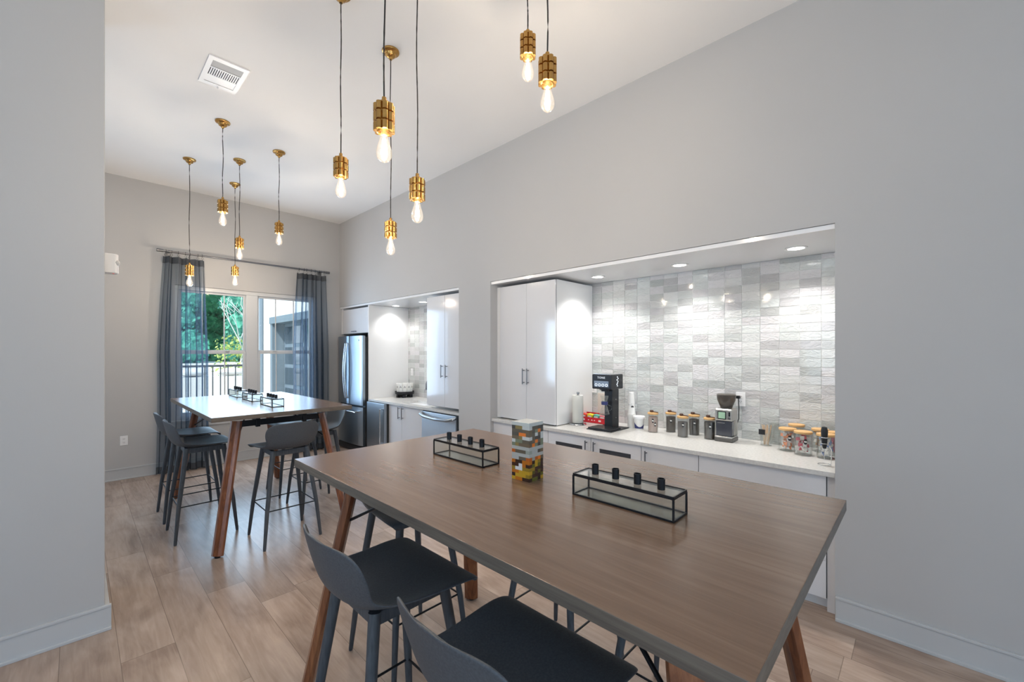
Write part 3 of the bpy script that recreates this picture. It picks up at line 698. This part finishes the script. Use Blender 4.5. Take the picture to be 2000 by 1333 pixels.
# ------------------------------------------------------------------ ceiling vent, sensor, outlets
t = thing('ceiling_vent', (.798, 3.9, ZC), 'white metal air vent in the ceiling', 'vent')
q = MB(); a, b = .128, .208; q.box(-a, a, -b, -b + .045, -.008, 0).box(-a, a, b - .045, b, -.008, 0).box(-a, -a + .03, -b + .045, b - .045, -.008, 0).box(a - .03, a, -b + .045, b - .045, -.008, 0)
q.box(-a + .03, a - .03, -.068, -.056, -.007, 0).box(-a + .03, a - .03, .052, .064, -.007, 0); q.build('frame', m_white, t)
bx(-a + .028, a - .028, -.06, .056, -.0015, -.0005).build('louvre_shade_sheet', m_gap, t)  # flat dark sheet standing in for the shade behind the louvres
q = MB()
for k in range(15): x = -.098 + k * .014; q.box(x - .0038, x + .0038, -.056, .052, -.006, -.002)
q.build('louvre', m_white, t)
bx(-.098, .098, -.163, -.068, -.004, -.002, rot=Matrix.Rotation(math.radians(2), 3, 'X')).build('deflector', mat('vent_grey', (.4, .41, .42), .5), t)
bx(-.098, .098, .064, .163, -.004, -.002).build('deflector', m_white, t); bx(-.004, .004, .19, .205, -.022, -.008).build('lever', m_white, t)
t = thing('motion_sensor', (PXE, 3.55, 2.04), 'white wall-mounted motion sensor on the end of the wall stub', 'sensor')
q = MB(); q.prism([(0, -.04), (.055, -.04), (.068, -.02), (.068, .02), (.055, .04), (0, .04)], (0, 0, .0), (0, 0, .118), (1, 0, 0), (0, 1, 0)); q.build('housing', m_white, t, bev=.006, bseg=3)
o = MB().lathe([(0, .012), (.012, .010), (.018, .004), (.019, 0)], seg=24).build('lens', mat('sensor_lens', (.5, .51, .51), .3), t, smooth=True); o.location = (.060, -.022, .066); o.rotation_euler = (0, PI / 2, -.6)
o = MB().lathe([(0, .002), (.004, .0015), (.005, 0)], seg=10).build('indicator', m_led, t); o.location = (.045, -.02, .0); o.rotation_euler = (PI, 0, 0)
def outlet(loc, rz, lab, holes=True):
    t = thing('wall_outlet', loc, lab, 'outlet', 'white wall outlets', rz)          # plate faces local -Y
    bx(-.036, .036, -.006, 0, -.058, .058).build('plate', m_white, t, bev=.002)
    q = MB()
    for z in (-.021, .021): q.box(-.016, .016, -.0085, -.005, z - .014, z + .014)
    s = q.build('socket', m_white, t, bev=.003)
    q = MB()
    for z in (-.021, .021):
        for x in (-.006, .006): q.box(x - .0012, x + .0012, -.0088, -.0084, z - .002, z + .007)
        q.box(-.002, .002, -.0088, -.0084, z - .010, z - .006)
    q.build('slots', m_black, s); return t
outlet((.407, YB, .475), 0, 'white outlet low on the end wall, left of the curtain')
outlet((XN - .009, 1.066, 1.173), -PI / 2, 'white outlet on the tiles behind the coffee grinder')
outlet((XN - .03, 5.93, 1.24), -PI / 2, 'white outlet on the far niche tiles by the side panel')
outlet((XN - .009, 2.485, 1.19), -PI / 2, 'white outlet on the tiles behind the coffee brewer')

# ------------------------------------------------------------------ curtains and rod
YC = YB - .10
t = thing('curtain_rod', (1.79, YC, 2.856), 'dark metal curtain rod across the top of the window', 'curtain rod')
MB().tube((-1.06, 0, 0), (1.06, 0, 0), .013, seg=16).build('rod', m_bar, t, smooth=True)
for s in (-1, 1): MB().tube((s * 1.02, 0, 0), (s * 1.085, 0, 0), .0185, seg=20).build('finial', m_bar, t, smooth=True)
for s in (-.96, .96):
    q = MB(); q.box(s - .012, s + .012, .0, .098, -.009, .009).box(s - .03, s + .03, .092, .0995, -.04, .02).tube((s - .012, 0, 0), (s + .012, 0, 0), .017); q.build('bracket', m_bar, t, bev=.002)
def curtain(xt0, xt1, xb0, xb1, lab, folds, seed, rings):
    t = thing('sheer_curtain', ((xt0 + xt1) / 2, YC, 0), lab, 'curtain', 'sheer dark grey curtains'); ox = t.location.x; rr = random.Random(seed)
    ph = [rr.random() * 6 for _ in range(4)]; nu = 120
    def fn(u, v, z0=.01, z1=2.79):
        z = z0 + (z1 - z0) * v; k = min(1, (1 - z / 2.79) * 2.2)
        xa = xt0 + (xb0 - xt0) * k + .012 * math.sin(z * 1.7) * k; xb = xt1 + (xb1 - xt1) * k
        uu = u + .020 * math.sin(u * 17 + ph[0] + z * .4) + .010 * math.sin(u * 41 + ph[1])
        x = xa + (xb - xa) * uu + .021 * math.sin(u * folds * 4 * PI + ph[2]) * (.4 + .6 * k)
        y = .046 * math.sin(u * folds * 2 * PI + ph[3] + .35 * math.sin(z * 1.3)) + .012 * math.sin(u * folds * 5.2 + z * .7 + ph[0])
        return (x - ox, y, z)
    MB().grid(fn, nu, 26).build('cloth', m_sheer, t, smooth='all', fixn=False)
    MB().grid(lambda u, v: tuple(a + b for a, b in zip(fn(u, v, 2.705, 2.792), (0, -.002, 0))), nu, 2).build('header_band', m_hem, t, smooth='all', fixn=False)
    MB().grid(lambda u, v: tuple(a + b for a, b in zip(fn(u, v, .012, .10), (0, -.002, 0))), nu, 2).build('hem', m_hem, t, smooth='all', fixn=False)
    for k in range(rings):
        x, y, z = fn((k + .35) / (rings - .3), 1); q = MB()
        q.path([(0, .017 * math.cos(a), .017 * math.sin(a) + 2.856) for a in [2 * PI * i / 20 for i in range(21)]], .0022, 6)
        q.path([(0, 0, 2.84), (-.012, y * .5, 2.815), (0, y, 2.79)], .0015, 5).path([(0, 0, 2.84), (.012, y * .5, 2.815), (0, y, 2.79)], .0015, 5)
        o = q.build('ring', m_black, t, smooth=True); o.location = (x, 0, 0)
curtain(.766, 1.205, .700, 1.255, 'sheer dark grey curtain at the left side of the window', 5, 2, 7)
curtain(2.383, 2.797, 2.335, 2.835, 'sheer dark grey curtain at the right side of the window, near the refrigerator', 6, 5, 7)

# ------------------------------------------------------------------ things on the near counter (fronts face -X)
t = thing('paper_towel_holder', (3.43, 2.42, ZK), 'white paper towel roll on an upright metal holder beside the tall cupboard', 'paper towels')
MB().lathe([(0, 0), (.082, 0), (.084, .004), (.080, .014), (0, .016)], seg=36).build('base', m_chrome, t, smooth=True)
MB().lathe([(0, .015), (.007, .015), (.007, .295), (.016, .300), (.016, .318), (.006, .322), (.0, .322)], seg=20).build('post', m_chrome, t, smooth=True)
MB().lathe([(.02, .018), (.052, .018), (.054, .022), (.054, .284), (.052, .288), (.02, .288)], seg=36).build('towel_roll', mat('towel_paper', (.68, .68, .64), .9), t, smooth=True)
tag(bx(0, .012, -.12, .06, 0, .285).build('leaning_board', m_beige, loc=(3.80, 2.37, ZK + .0005), bev=.003), 'pale beige board standing against the tiles behind the brewer', 'board')

t = thing('coffee_brewer', (3.43, 2.085, ZK), 'black pour-over coffee brewer with a boxy head on a slim tower', 'coffee maker')
m_bk = mat('brewer_charcoal', (.035, .037, .042), .35, .5)
bx(-.155, .165, -.13, .13, 0, .008).build('base_plate', m_bk, t, bev=.002); bx(-.15, .03, -.118, .118, .008, .022).build('drip_tray', m_bk, t, bev=.003)
q = bx(.01, .13, -.042, .042, .008, .373); q.build('tower', m_bk, t, bev=.006)
q = MB()
for z in (.13, .26): q.lathe([(0, 0), (.004, 0), (.003, .001)], seg=10)
q.b.free()
for z in (.10, .27):
    o = MB().lathe([(0, .0015), (.004, .001), (.0045, 0)], seg=12).build('screw', m_chrome, t); o.location = (.075, -.0425, z); o.rotation_euler = (PI / 2, 0, 0)
hd = bx(-.11, .105, -.1, .1, .373, .508).build('head', m_bk, t, bev=.009, bseg=3)
bx(-.1, .095, -.09, .09, .508, .512).build('lid', m_chrome, t, bev=.001)
bx(-.1118, -.1105, -.075, .075, .395, .448).build('display', mat('display_panel', (.12, .15, .19), .25, emit=(.35, .45, .6), es=.25), hd)
m_wl = mat('white_mark', (.85, .87, .9), .5, emit=(.8, .9, 1), es=.35)
for k in range(4):
    o = MB().lathe([(.0085, 0), (.0135, 0), (.0135, .0012), (.0085, .0012)], seg=20).build('button', m_wl, hd); o.location = (-.112, .054 - k * .036, .412); o.rotation_euler = (0, -PI / 2, 0)
text_mesh('TONE', .026, 'lettering', m_wl, hd, (-.1108, 0, .478), (PI / 2, 0, -PI / 2))
q = MB(); pts = [(.0, .045), (.012, .03), (-.006, .018), (.010, .004), (.002, -.010), (-.008, -.022), (.0, -.036)]
for (a, b) in pts: q.box(a - .007, a + .007, -.1012, -.1004, .44 + b - .006, .44 + b + .006)
q.build('sticker', m_wl, hd, bev=.002)
MB().lathe([(.05, .373), (.05, .366), (.034, .362), (.034, .352), (0, .352)], (-.05, 0, 0), 28).build('spout', m_bk, t, smooth=True)
bx(-.08, .012, -.02, .02, .132, .138).build('carafe_bracket', m_bk, t, bev=.001)
t = thing('glass_carafe', (3.375, 2.085, ZK + .1385), 'clear hourglass carafe with a blue collar under the brewer head', 'carafe')
MB().lathe([(0, 0), (.042, 0), (.046, .004), (.040, .03), (.022, .085), (.021, .115), (.038, .172), (.036, .172), (.019, .115), (.020, .085), (.038, .03), (.044, .006), (0, .003)], seg=32).build('glass', m_jar, t, smooth=True)
MB().lathe([(.022, .088), (.029, .090), (.030, .118), (.022, .120)], seg=28).build('collar', m_blue, t, smooth=True)
MB().path([(.028, -.022, .03), (.05, -.045, .045), (.046, -.042, .075), (.024, -.018, .09)], .004, 8).build('handle', m_jar, t, smooth=True)

# red snack tray and its sachets
t = thing('snack_tray', (3.655, 2.37, ZK), 'red cardboard tray of sachets between the towel roll and the brewer', 'tray')
q = MB(); w, l = .055, .155; q.box(-w, w, -l, l, 0, .004).box(-w, -w + .003, -l, l, 0, .055).box(w - .003, w, -l, l, 0, .09).box(-w, w, -l, -l + .003, 0, .055).box(-w, w, l - .003, l, 0, .055)
q.build('tray_body', m_red, t)
for k, (y, s) in enumerate(((.10, .014), (.04, .006), (.0, .007), (-.03, .007), (-.09, .014))): bx(-w - .001, -w, y - s, y + s, .028 - s * .6, .028 + s * .6).build('printed_dot', m_paper, t)
for k, (y, c, lab) in enumerate(((.12, (.75, .09, .05), 'red and orange sachet at the left end of the snack tray'), (.045, (.85, .72, .03), 'yellow sachet in the snack tray'), (-.035, (.12, .45, .35), 'green and pale blue sachet in the snack tray'), (-.11, (.72, .25, .28), 'red and white sachet at the right end of the snack tray'))):
    o = bx(-.028, .028, -.034, .034, 0, .075, rot=Matrix.Rotation(.12, 3, 'X')).build('sachet', mat('sachet_%d' % k, c, .35), loc=(3.65, 2.37 + y * .95, ZK + .007), bev=.006)
    tag(o, lab, 'sachet', 'sachets in the red tray')
    bx(-.0295, -.028, -.02, .02, .035, .06).build('printed_panel', m_paper, o)

# paper cups, tub
def cup_stack(loc, n, r0, r1, h, step, lab):
    t = thing('paper_cup_stack', loc, lab, 'paper cups')
    q = MB()
    for k in range(n): z = k * step; q.lathe([(r0 + .0015, z), (r0 + .0015, z + .004), (r0 - .0008, z + .005), (r0 - .001, z + step)], seg=28)
    z = n * step; q.lathe([(r0 - .001, z - step), (r0 - .001, z), (r1, z + h), (r1 - .002, z + h), (0, z + h - .002)], seg=28); q.build('cups', m_paper, t, smooth=True)
    q = MB(); z = n * step + h * .75
    for k in range(5): a = PI + .5 + k * .14; r = r1 + .0016 + (r0 - r1) * .3; q.box(r * math.cos(a) - .002, r * math.cos(a) + .002, r * math.sin(a) - .003, r * math.sin(a) + .003, z - .006 + .008 * (k % 2), z + .004 + .006 * (k % 2))
    q.build('printed_mark', m_black, t, bev=.001); return t
cup_stack((3.635, 1.955, ZK), 16, .037, .028, .085, .0085, 'tall stack of upturned white paper cups right of the brewer')
t = thing('paper_cup_stack', (3.635, 1.955, ZK + .219), 'short upper stack of smaller white cups topping the tall cup stack', 'paper cups')
MB().lathe([(.028, 0), (.030, .003), (.029, .01), (.028, .012), (.030, .014), (.029, .03), (.024, .112), (.022, .114), (0, .112)], seg=28).build('cups', m_paper, t, smooth=True)
t = thing('plastic_tub', (3.61, 1.865, ZK), 'white lidded tub with a blue swoosh beside the paper cups', 'tub')
MB().lathe([(0, 0), (.038, 0), (.040, .004), (.051, .100), (0, .100)], seg=36).build('tub_body', m_paper, t, smooth=True)
MB().lathe([(.051, .098), (.056, .100), (.056, .112), (.054, .120), (.048, .124), (0, .126)], seg=36).build('lid', m_white, t, smooth=True)
MB().grid(lambda u, v: ((.0405 + .011 * (zz := .012 + v * (.055 - .04 * math.sin(u * PI * .9)))/ .1 + .0008) * math.cos(PI * (.82 + .68 * u)), (.0405 + .011 * zz / .1 + .0008) * math.sin(PI * (.82 + .68 * u)), zz), 18, 4).build('swoosh', m_blue, t, smooth='all', fixn=False)

# glass jars
def jar(loc, r, h, fill, fh, lab, labels=1, scoop=True, bits=None, seed=0, grp='coffee jars with dark scoops on the lids'):
    t = thing('glass_jar', loc, lab, 'jar', grp); rr = random.Random(seed)
    MB().lathe([(0, 0), (r, 0), (r + .001, .003), (r + .001, h), (r - .002, h), (r - .003, .004), (0, .003)], seg=32).build('glass', m_jar, t, smooth=True)
    if fill: MB().lathe([(0, .004), (r - .004, .004), (r - .004, fh), (r * .5, fh + .004), (0, fh + .002)], seg=28).build('contents', fill, t, smooth=True)
    if bits:
        q = MB()
        for k in range(46):
            a = rr.random() * 6.28; d = (r - .018) * rr.random() ** .5; z = .012 + (fh - .02) * rr.random()
            q.box(d * math.cos(a) - .013, d * math.cos(a) + .013, d * math.sin(a) - .003, d * math.sin(a) + .003, z, z + .022, mi=k % len(bits), rot=Matrix.Rotation(rr.random() * 3, 3, 'Z') @ Matrix.Rotation(rr.random() - .5, 3, 'X'))
        q.build('packets', bits, t)
    MB().lathe([(0, h - .004), (r - .003, h - .004), (r - .002, h), (r + .003, h), (r + .003, h + .012), (r, h + .014), (0, h + .014)], seg=32).build('lid', m_lid, t, smooth=True)
    for k in range(labels):
        a0 = PI + .42 + k * .45; z = h * (.66 - .2 * k); w = .42
        lb = MB().grid(lambda u, v: ((r + .0022) * math.cos(a0 + (u - .5) * w * (1 - .5 * abs(2 * v - 1) ** 2)), (r + .0022) * math.sin(a0 + (u - .5) * w * (1 - .5 * abs(2 * v - 1) ** 2)), z + (v - .5) * .036), 8, 6).build('tag', m_label, t, smooth='all', fixn=False)
        q = MB()
        for j in range(6): a = a0 + (j - 2.5) * w * .12; zz = z + .002 * (-1) ** j; q.box((r + .0032) * math.cos(a) - .001, (r + .0032) * math.cos(a) + .001, (r + .0032) * math.sin(a) - .0015, (r + .0032) * math.sin(a) + .0015, zz - .004, zz + .004)
        q.build('chalk_scribble', m_paper, lb)
    if scoop:
        q = MB(); q.lathe([(0, .0), (.014, .002), (.018, .010), (.014, .019), (0, .021)], (0, .012, h + .014), 18); q.path([(0, .0, h + .020), (0, -.025, h + .019), (.002, -r - .004, h + .016)], .004, 8)
        q.build('scoop', mat('dark_brown_scoop', (.06, .025, .015), .35), t, smooth=True)
    return t
m_sugar = mat('pinkish_sugar', (.45, .33, .29), .7); r1 = .043
jar((3.575, 1.713, ZK), r1, .160, m_sugar, .135, 'jar of pinkish brown sugar with two dark tags, leftmost of the scoop jars', 2, seed=1)
jar((3.69, 1.60, ZK), r1, .160, m_coffee, .135, 'jar of dark coffee second from the left, in the back row near the tub', 1, seed=2)
jar((3.545, 1.435, ZK), r1, .160, mat('dark_grounds', (.09, .075, .068), .7), .125, 'jar of greyer ground coffee standing foremost in the middle of the scoop jars', 1, seed=3)
jar((3.70, 1.40, ZK), r1, .160, m_coffee, .135, 'jar of dark coffee directly behind and right of the foremost jar', 1, seed=4)
jar((3.615, 1.243, ZK), r1, .160, m_coffee, .14, 'jar of dark coffee right beside the grinder', 1, seed=5)
mw = mat('creamer_white', (.78, .76, .74), .5); mo = mat('creamer_orange', (.8, .25, .08), .5); mr = mat('sugar_red', (.6, .05, .09), .5); mp = mat('sweetener_pink', (.85, .15, .3), .5); mb2 = mat('packet_blue', (.2, .3, .6), .5)
GP = 'wide jars of packets with wooden lids'
jar((3.575, .690, ZK), .052, .150, None, .14, 'wide jar of orange and white creamer packets, left front of the packet jars', 1, False, [mw, mw, mo], 6, GP)
jar((3.74, .665, ZK), .050, .160, None, .13, 'wide jar standing behind the orange and red packet jars', 0, False, [mw], 7, GP)
jar((3.505, .585, ZK), .052, .150, None, .13, 'wide jar of red and white packets, foremost of the packet jars', 1, False, [mw, mw, mr], 8, GP)
jar((3.70, .515, ZK), .050, .150, None, .14, 'wide jar of wooden-brown packets behind the milk frother', 1, False, [m_lid, mw], 9, GP)
jar((3.50, .455, ZK), .052, .150, None, .13, 'wide jar of white and blue packets right behind the milk frother', 0, False, [mw, mw, mb2], 10, GP)
jar((3.63, .418, ZK), .045, .150, None, .13, 'jar of pink sweetener packets at the right edge of the niche', 1, False, [mp], 11, GP)
# stirrers
t = thing('stirrer_glass', (3.66, .845, ZK), 'small clear glass holding wooden stirrers with a dark tag', 'glass')
MB().lathe([(0, 0), (.036, 0), (.038, .003), (.038, .10), (.036, .10), (.035, .004), (0, .003)], seg=28).build('glass', m_jar, t, smooth=True)
bx(-.041, -.039, -.002, .042, .085, .125).build('tag', m_label, t, bev=.002)
for k in range(8):
    a = k * .785; o = MB().box(-.0035, .0035, -.001, .001, 0, .15).build('wooden_stirrer', mat('birch', (.72, .52, .34), .6) if k == 0 else bpy.data.materials['birch'], loc=(3.66 + .014 * math.cos(a), .845 + .014 * math.sin(a), ZK + .007))
    o.rotation_euler = (math.sin(a) * -.14, math.cos(a) * .14, a); tag(o, 'thin wooden stirrer fanned out in the small glass', 'stirrer', 'wooden stirrers in the small glass')
t = thing('straw_holder', (3.765, .79, ZK), 'empty clear acrylic holder against the tiles beside the stirrers', 'holder')
q = MB(); q.box(-.03, .03, -.05, .05, 0, .003).box(-.03, -.028, -.05, .05, 0, .16).box(.028, .03, -.05, .05, 0, .16).box(-.03, .03, -.05, -.048, 0, .16).box(-.03, .03, .048, .05, 0, .16); q.build('walls', m_jar, t)

# grinder
t = thing('coffee_grinder', (3.62, 1.12, ZK), 'silver coffee grinder with a smoked hopper and a small green screen', 'coffee grinder')
bx(-.065, .085, -.068, .068, 0, .035).build('base', mat('grinder_base', (.09, .085, .08), .35), t, bev=.008, bseg=3)
bx(-.062, .075, -.066, .066, .035, .045).build('base_trim', m_chrome, t, bev=.003)
m_silv = mat('silver_plastic', (.50, .49, .46), .28, .8)
q = MB(); q.box(.0, .08, -.066, .066, .045, .185).box(-.062, .08, -.066, .066, .165, .262); q.build('body', m_silv, t, bev=.012, bseg=3)
MB().prism([(-.058, -.055), (-.058, .055), (-.05, .060), (.0, .060), (.0, -.060), (-.05, -.060)], (0, 0, .047), (0, 0, .164), (1, 0, 0), (0, 1, 0)).build('grounds_bin', m_smoke_solid, t, bev=.004)
bx(-.066, -.058, -.01, .045, .148, .152).build('bin_lip', m_silv, t)
bx(-.0655, -.061, -.020, .042, .178, .242).build('screen_bezel', m_black, t, bev=.002); bx(-.0668, -.0645, -.014, .036, .186, .236).build('screen', mat('green_lcd', (.28, .42, .30), .2, emit=(.4, .6, .42), es=.15), t)
o = MB().lathe([(0, .006), (.009, .006), (.010, 0)], seg=16).build('knob', m_chrome, t, smooth=True); o.location = (-.062, -.044, .19); o.rotation_euler = (0, -PI / 2, 0)
bx(-.064, -.061, -.05, -.038, .205, .24).build('switch', m_black, t, bev=.001)
MB().lathe([(.042, .262), (.046, .275), (.068, .33), (.070, .366), (.067, .366), (.065, .332), (.043, .277), (.03, .264)], (.01, 0, 0), 36).build('hopper', m_smoke, t, smooth=True)
MB().lathe([(.070, .366), (.072, .370), (.060, .376), (0, .378)], (.01, 0, 0), 36).build('hopper_lid', m_smoke, t, smooth=True)
MB().lathe([(0, .264), (.040, .264), (.050, .288), (.03, .296), (0, .294)], (.01, 0, 0), 24).build('beans', m_coffee, t, smooth=True)
MB().path([(.19, -.04, .345), (.165, -.045, .33), (.16, -.05, .25), (.12, -.06, .17), (.085, -.05, .11)], .004, 8).build('power_cord', m_black, t, smooth=True)
bx(.160, .192, -.054, -.026, .328, .352).build('plug', m_black, t, bev=.004)
# frother
t = thing('milk_frother', (3.28, .435, ZK), 'black handheld milk frother standing in a wire stand at the front of the counter', 'milk frother')
MB().lathe([(0, .10), (.009, .104), (.014, .125), (.0175, .18), (.019, .215), (.014, .238), (0, .242)], seg=24).build('body', m_bk, t, smooth=True)
MB().tube((0, 0, .03), (0, 0, .105), .0015).build('whisk', m_chrome, t)
q = MB(); q.path([(.034 * math.cos(a), .034 * math.sin(a), .003) for a in [2 * PI * i / 24 for i in range(25)]], .0022, 6); q.path([(.0, -.034, .003), (.0, -.036, .10), (0, -.02, .13)], .0022, 6)
q.path([(.019 * math.cos(a), .019 * math.sin(a), .135) for a in [2 * PI * i / 20 for i in range(21)]], .0018, 6); q.build('wire_stand', m_chrome, t, smooth=True)
MB().lathe([(.0178, .17), (.0186, .171), (.0188, .174), (.0182, .175)], seg=20).build('silver_band', m_chrome, t, smooth=True)

# far counter caddy
CX, CY = 3.62, 5.875
t = thing('condiment_caddy', (CX, CY, ZK), 'dark round caddy of white packets at the back of the far niche counter', 'caddy')
MB().lathe([(0, .04), (.12, .04), (.145, .055), (.152, .095), (.148, .095), (.14, .058), (0, .048)], seg=36).build('basket', m_black, t, smooth=True)
for k in range(5): a = k * 1.257 + .3; bx(-.022, .022, -.022, .022, 0, .045).build('foot', m_black, t).location = (.10 * math.cos(a), .10 * math.sin(a), 0)
for k in range(12):
    a = k * PI / 6; rr_ = .105
    o = bx(-.012, .012, -.024, .024, 0, .17).build('condiment_packet', m_paper, loc=(CX + rr_ * math.cos(a), CY + rr_ * math.sin(a), ZK + .05), bev=.003)
    o.rotation_euler = (0, .08, a); tag(o, 'one of the white packets standing in the dark caddy on the far counter', 'packet', 'packets in the caddy')
    for j in range(3): bx(.0121, .0126, -.014 + j * .010, -.007 + j * .010, .10 + .012 * (j % 2), .125 + .012 * (j % 2)).build('printed_mark', m_bar, o)

# ------------------------------------------------------------------ outdoors
struct(bx(-30, 40, YB + .16, 60, -.35, -.15).build('ground', m_concrete), 'pale paving and car park outside')
def stuff_grass():
    o = bx(-20, 4.1, 11.6, 13.2, -.15, -.06).build('grass', m_grass); return tag(o, 'strip of green lawn beyond the railing', 'grass', kind='stuff')
stuff_grass()
t = thing('metal_railing', (2.2, 10.0, -.09), 'dark metal baluster railing outside the window', 'railing')
bx(-3.2, .45, -.02, .02, 1.36, 1.40).build('top_rail', m_bar, t); bx(-3.2, .45, -.015, .015, .12, .15).build('bottom_rail', m_bar, t)
for k in range(29): x = -3.15 + k * .128; MB().box(x - .009, x + .009, -.009, .009, -.06 if k % 13 == 0 else .13, 1.37).build('baluster', m_bar, t)
# building wing to the right
m_stucco = mat('white_stucco', (.8, .8, .79), .9); m_dtrim = mat('blue_grey_trim', (.16, .20, .24), .5)
t = thing('building_wing', (4.2, 12.5, -.15), 'white stucco building wing with dark framed doors, right side of the window view', 'building')
q = MB(); q.box(0, 6, -5.2, -3.9, 0, 5.2).box(0, 6, 1.95, 3.4, 0, 5.2).box(0, 6, -3.9, 1.95, 2.75, 5.2).box(.4, 6, -3.9, 1.95, 0, 2.75); q.build('wall', m_stucco, t)
q = MB(); q.box(-.03, .40, 1.75, 1.95, 0, 2.75).box(-.03, .40, -3.9, -3.75, 0, 2.75).box(-.06, .40, -3.9, 1.95, 2.58, 2.78); q.build('door_frame', m_dtrim, t)
for k in range(3):
    y1 = 1.70 - k * 1.8; d = MB()
    d.box(.30, .36, y1 - 1.7, y1, 0, 2.58); dd = d.build('door', m_dtrim, t); e = MB()
    for a in range(4):
        for b in range(2): e.box(.285, .30, y1 - 1.6 + b * .8, y1 - .9 + b * .8, .12 + a * .62, .12 + a * .62 + .5)
    e.build('glass_panel', mat('dark_reflective_pane', (.05, .07, .09), .08, coat=.6), dd)
MB().tube((-.06, 2.75, 0), (-.06, 2.75, 5.0), .06, seg=14).build('downspout', m_dtrim, t, smooth=True)
def tree(x, y, h, r, mi, lab, seed, n=2600, bark=None, crown0=.02, zb=1.0, core=True):
    rr = random.Random(seed); t = thing('tree', (x, y, zb), lab, 'tree', 'trees beyond the car park')
    q = MB(); q.path([(0, 0, 0), (.1, 0, h * .3), (0, .1, h * .6), (.1, 0, h * .85)], [h * .025, h * .02, h * .014, h * .006], 8); q.build('trunk', bark or m_bark, t, smooth=True)
    blobs = [(rr.uniform(-1, 1) * r * .72, rr.uniform(-1, 1) * r * .5, h * rr.uniform(crown0, .92), r * rr.uniform(.28, .46)) for _ in range(40)]
    vs, fs = [], []
    if core:
        for (a, b_, c, br) in blobs:
            tmp = bmesh.new(); bmesh.ops.create_icosphere(tmp, subdivisions=3, radius=1); o0 = len(vs)
            for v in tmp.verts: vs.append(Vector((a, b_, c)) + v.co * br * rr.uniform(.74, 1.1))
            for v in vs[o0:]: v.z = max(v.z, .02)
            for f in tmp.faces: fs.append(tuple(o0 + v.index for v in f.verts))
            tmp.free()
    for k in range(n):
        bxx, byy, bz, br = rr.choice(blobs); th = rr.uniform(0, 2 * PI); cz = rr.uniform(-1, 1); s = math.sqrt(1 - cz * cz); d = br * rr.uniform(.85, 1.15)
        p = Vector((bxx + d * s * math.cos(th), byy + d * s * math.sin(th), max(.08, bz + d * cz))); sz = rr.uniform(.07, .17) * (1 if core else .6)
        nrm = Vector((rr.uniform(-1, 1), rr.uniform(-1, 1), rr.uniform(-.4, 1))).normalized(); u = nrm.orthogonal().normalized(); v = nrm.cross(u); b = len(vs)
        vs += [p - u * sz, p - v * sz * .55, p + u * sz, p + v * sz * .55]; fs.append((b, b + 1, b + 2, b + 3))
    me = bpy.data.meshes.new('foliage'); me.from_pydata([tuple(v) for v in vs], [], fs); me.materials.append(m_leaf[mi]); o = bpy.data.objects.new('foliage', me); C.objects.link(o); o.parent = t
    return t
struct(bx(-20, 40, 24, 60, -.3, 1.0).build('ground', m_concrete), 'raised pale car park terrace')
o = bx(-6, 4.0, 15.7, 16.3, -.15, .80).build('retaining_wall', m_concrete); tag(o, 'low pale retaining wall carrying a row of boulders', 'wall')
TR = [(-2.6, 28, 9.5, 2.3, 1, 'green tree hidden mostly behind the left curtain'), (2.6, 28, 9.5, 2.3, 0, 'blue-green tree seen through the left curtain'), (5.4, 33, 10, 2.2, 1, 'bright green tree in the left window pane beside the curtain'), (7.6, 28, 10.5, 2.1, 0, 'blue-green tree in the middle of the left window'),
      (10.2, 33, 10, 2.2, 1, 'green tree at the right of the left window near the mullion'), (12.8, 28, 10.5, 2.3, 0, 'dark green tree at the left edge of the right window'),
      (.3, 40, 13, 2.9, 0, 'tall back-row tree behind the left curtain'), (7.3, 40, 14, 2.9, 0, 'tall back-row tree behind the middle of the left window'), (14.3, 40, 14, 2.9, 1, 'tall back-row tree towards the building wing')]
for i, a in enumerate(TR): tree(*a, seed=20 + i, n=12000)
t = tree(4.15, 17.6, 2.3, .8, 2, 'slender pale-branched tree with yellow-green leaves in front of the trees', 77, 420, m_palebark, .35, -.15, False)
q = MB(); rr = random.Random(5)
def branch(p, d, ln, r, dep):
    e = p + d * ln; q.tube(p, e, r, r * .7, seg=6)
    if dep:
        for _ in range(2 + (dep > 2)): branch(e, (d + Vector((rr.uniform(-.6, .6), rr.uniform(-.6, .6), rr.uniform(-.1, .5)))).normalized(), ln * .75, r * .65, dep - 1)
branch(Vector((0, 0, 0)), Vector((.15, 0, 1)).normalized(), 1.3, .038, 4)
q.build('branches', m_palebark, t, smooth=True)
for k in range(6):
    rr = random.Random(50 + k); q = MB(); r = bmesh.ops.create_icosphere(q.b, subdivisions=2, radius=1)
    for v in r['verts']: v.co = Vector((v.co.x * .42, v.co.y * .26, v.co.z * .13)) * rr.uniform(.9, 1.05)
    o = q.build('boulder', m_rock, loc=(-1.6 + k * 1.02, 16.0, .80 + .135), smooth=True)
    tag(o, '%s pale boulder from the left in the row beyond the railing' % ('first', 'second', 'third', 'fourth', 'fifth', 'last')[k], 'boulder', 'pale boulders beyond the railing')
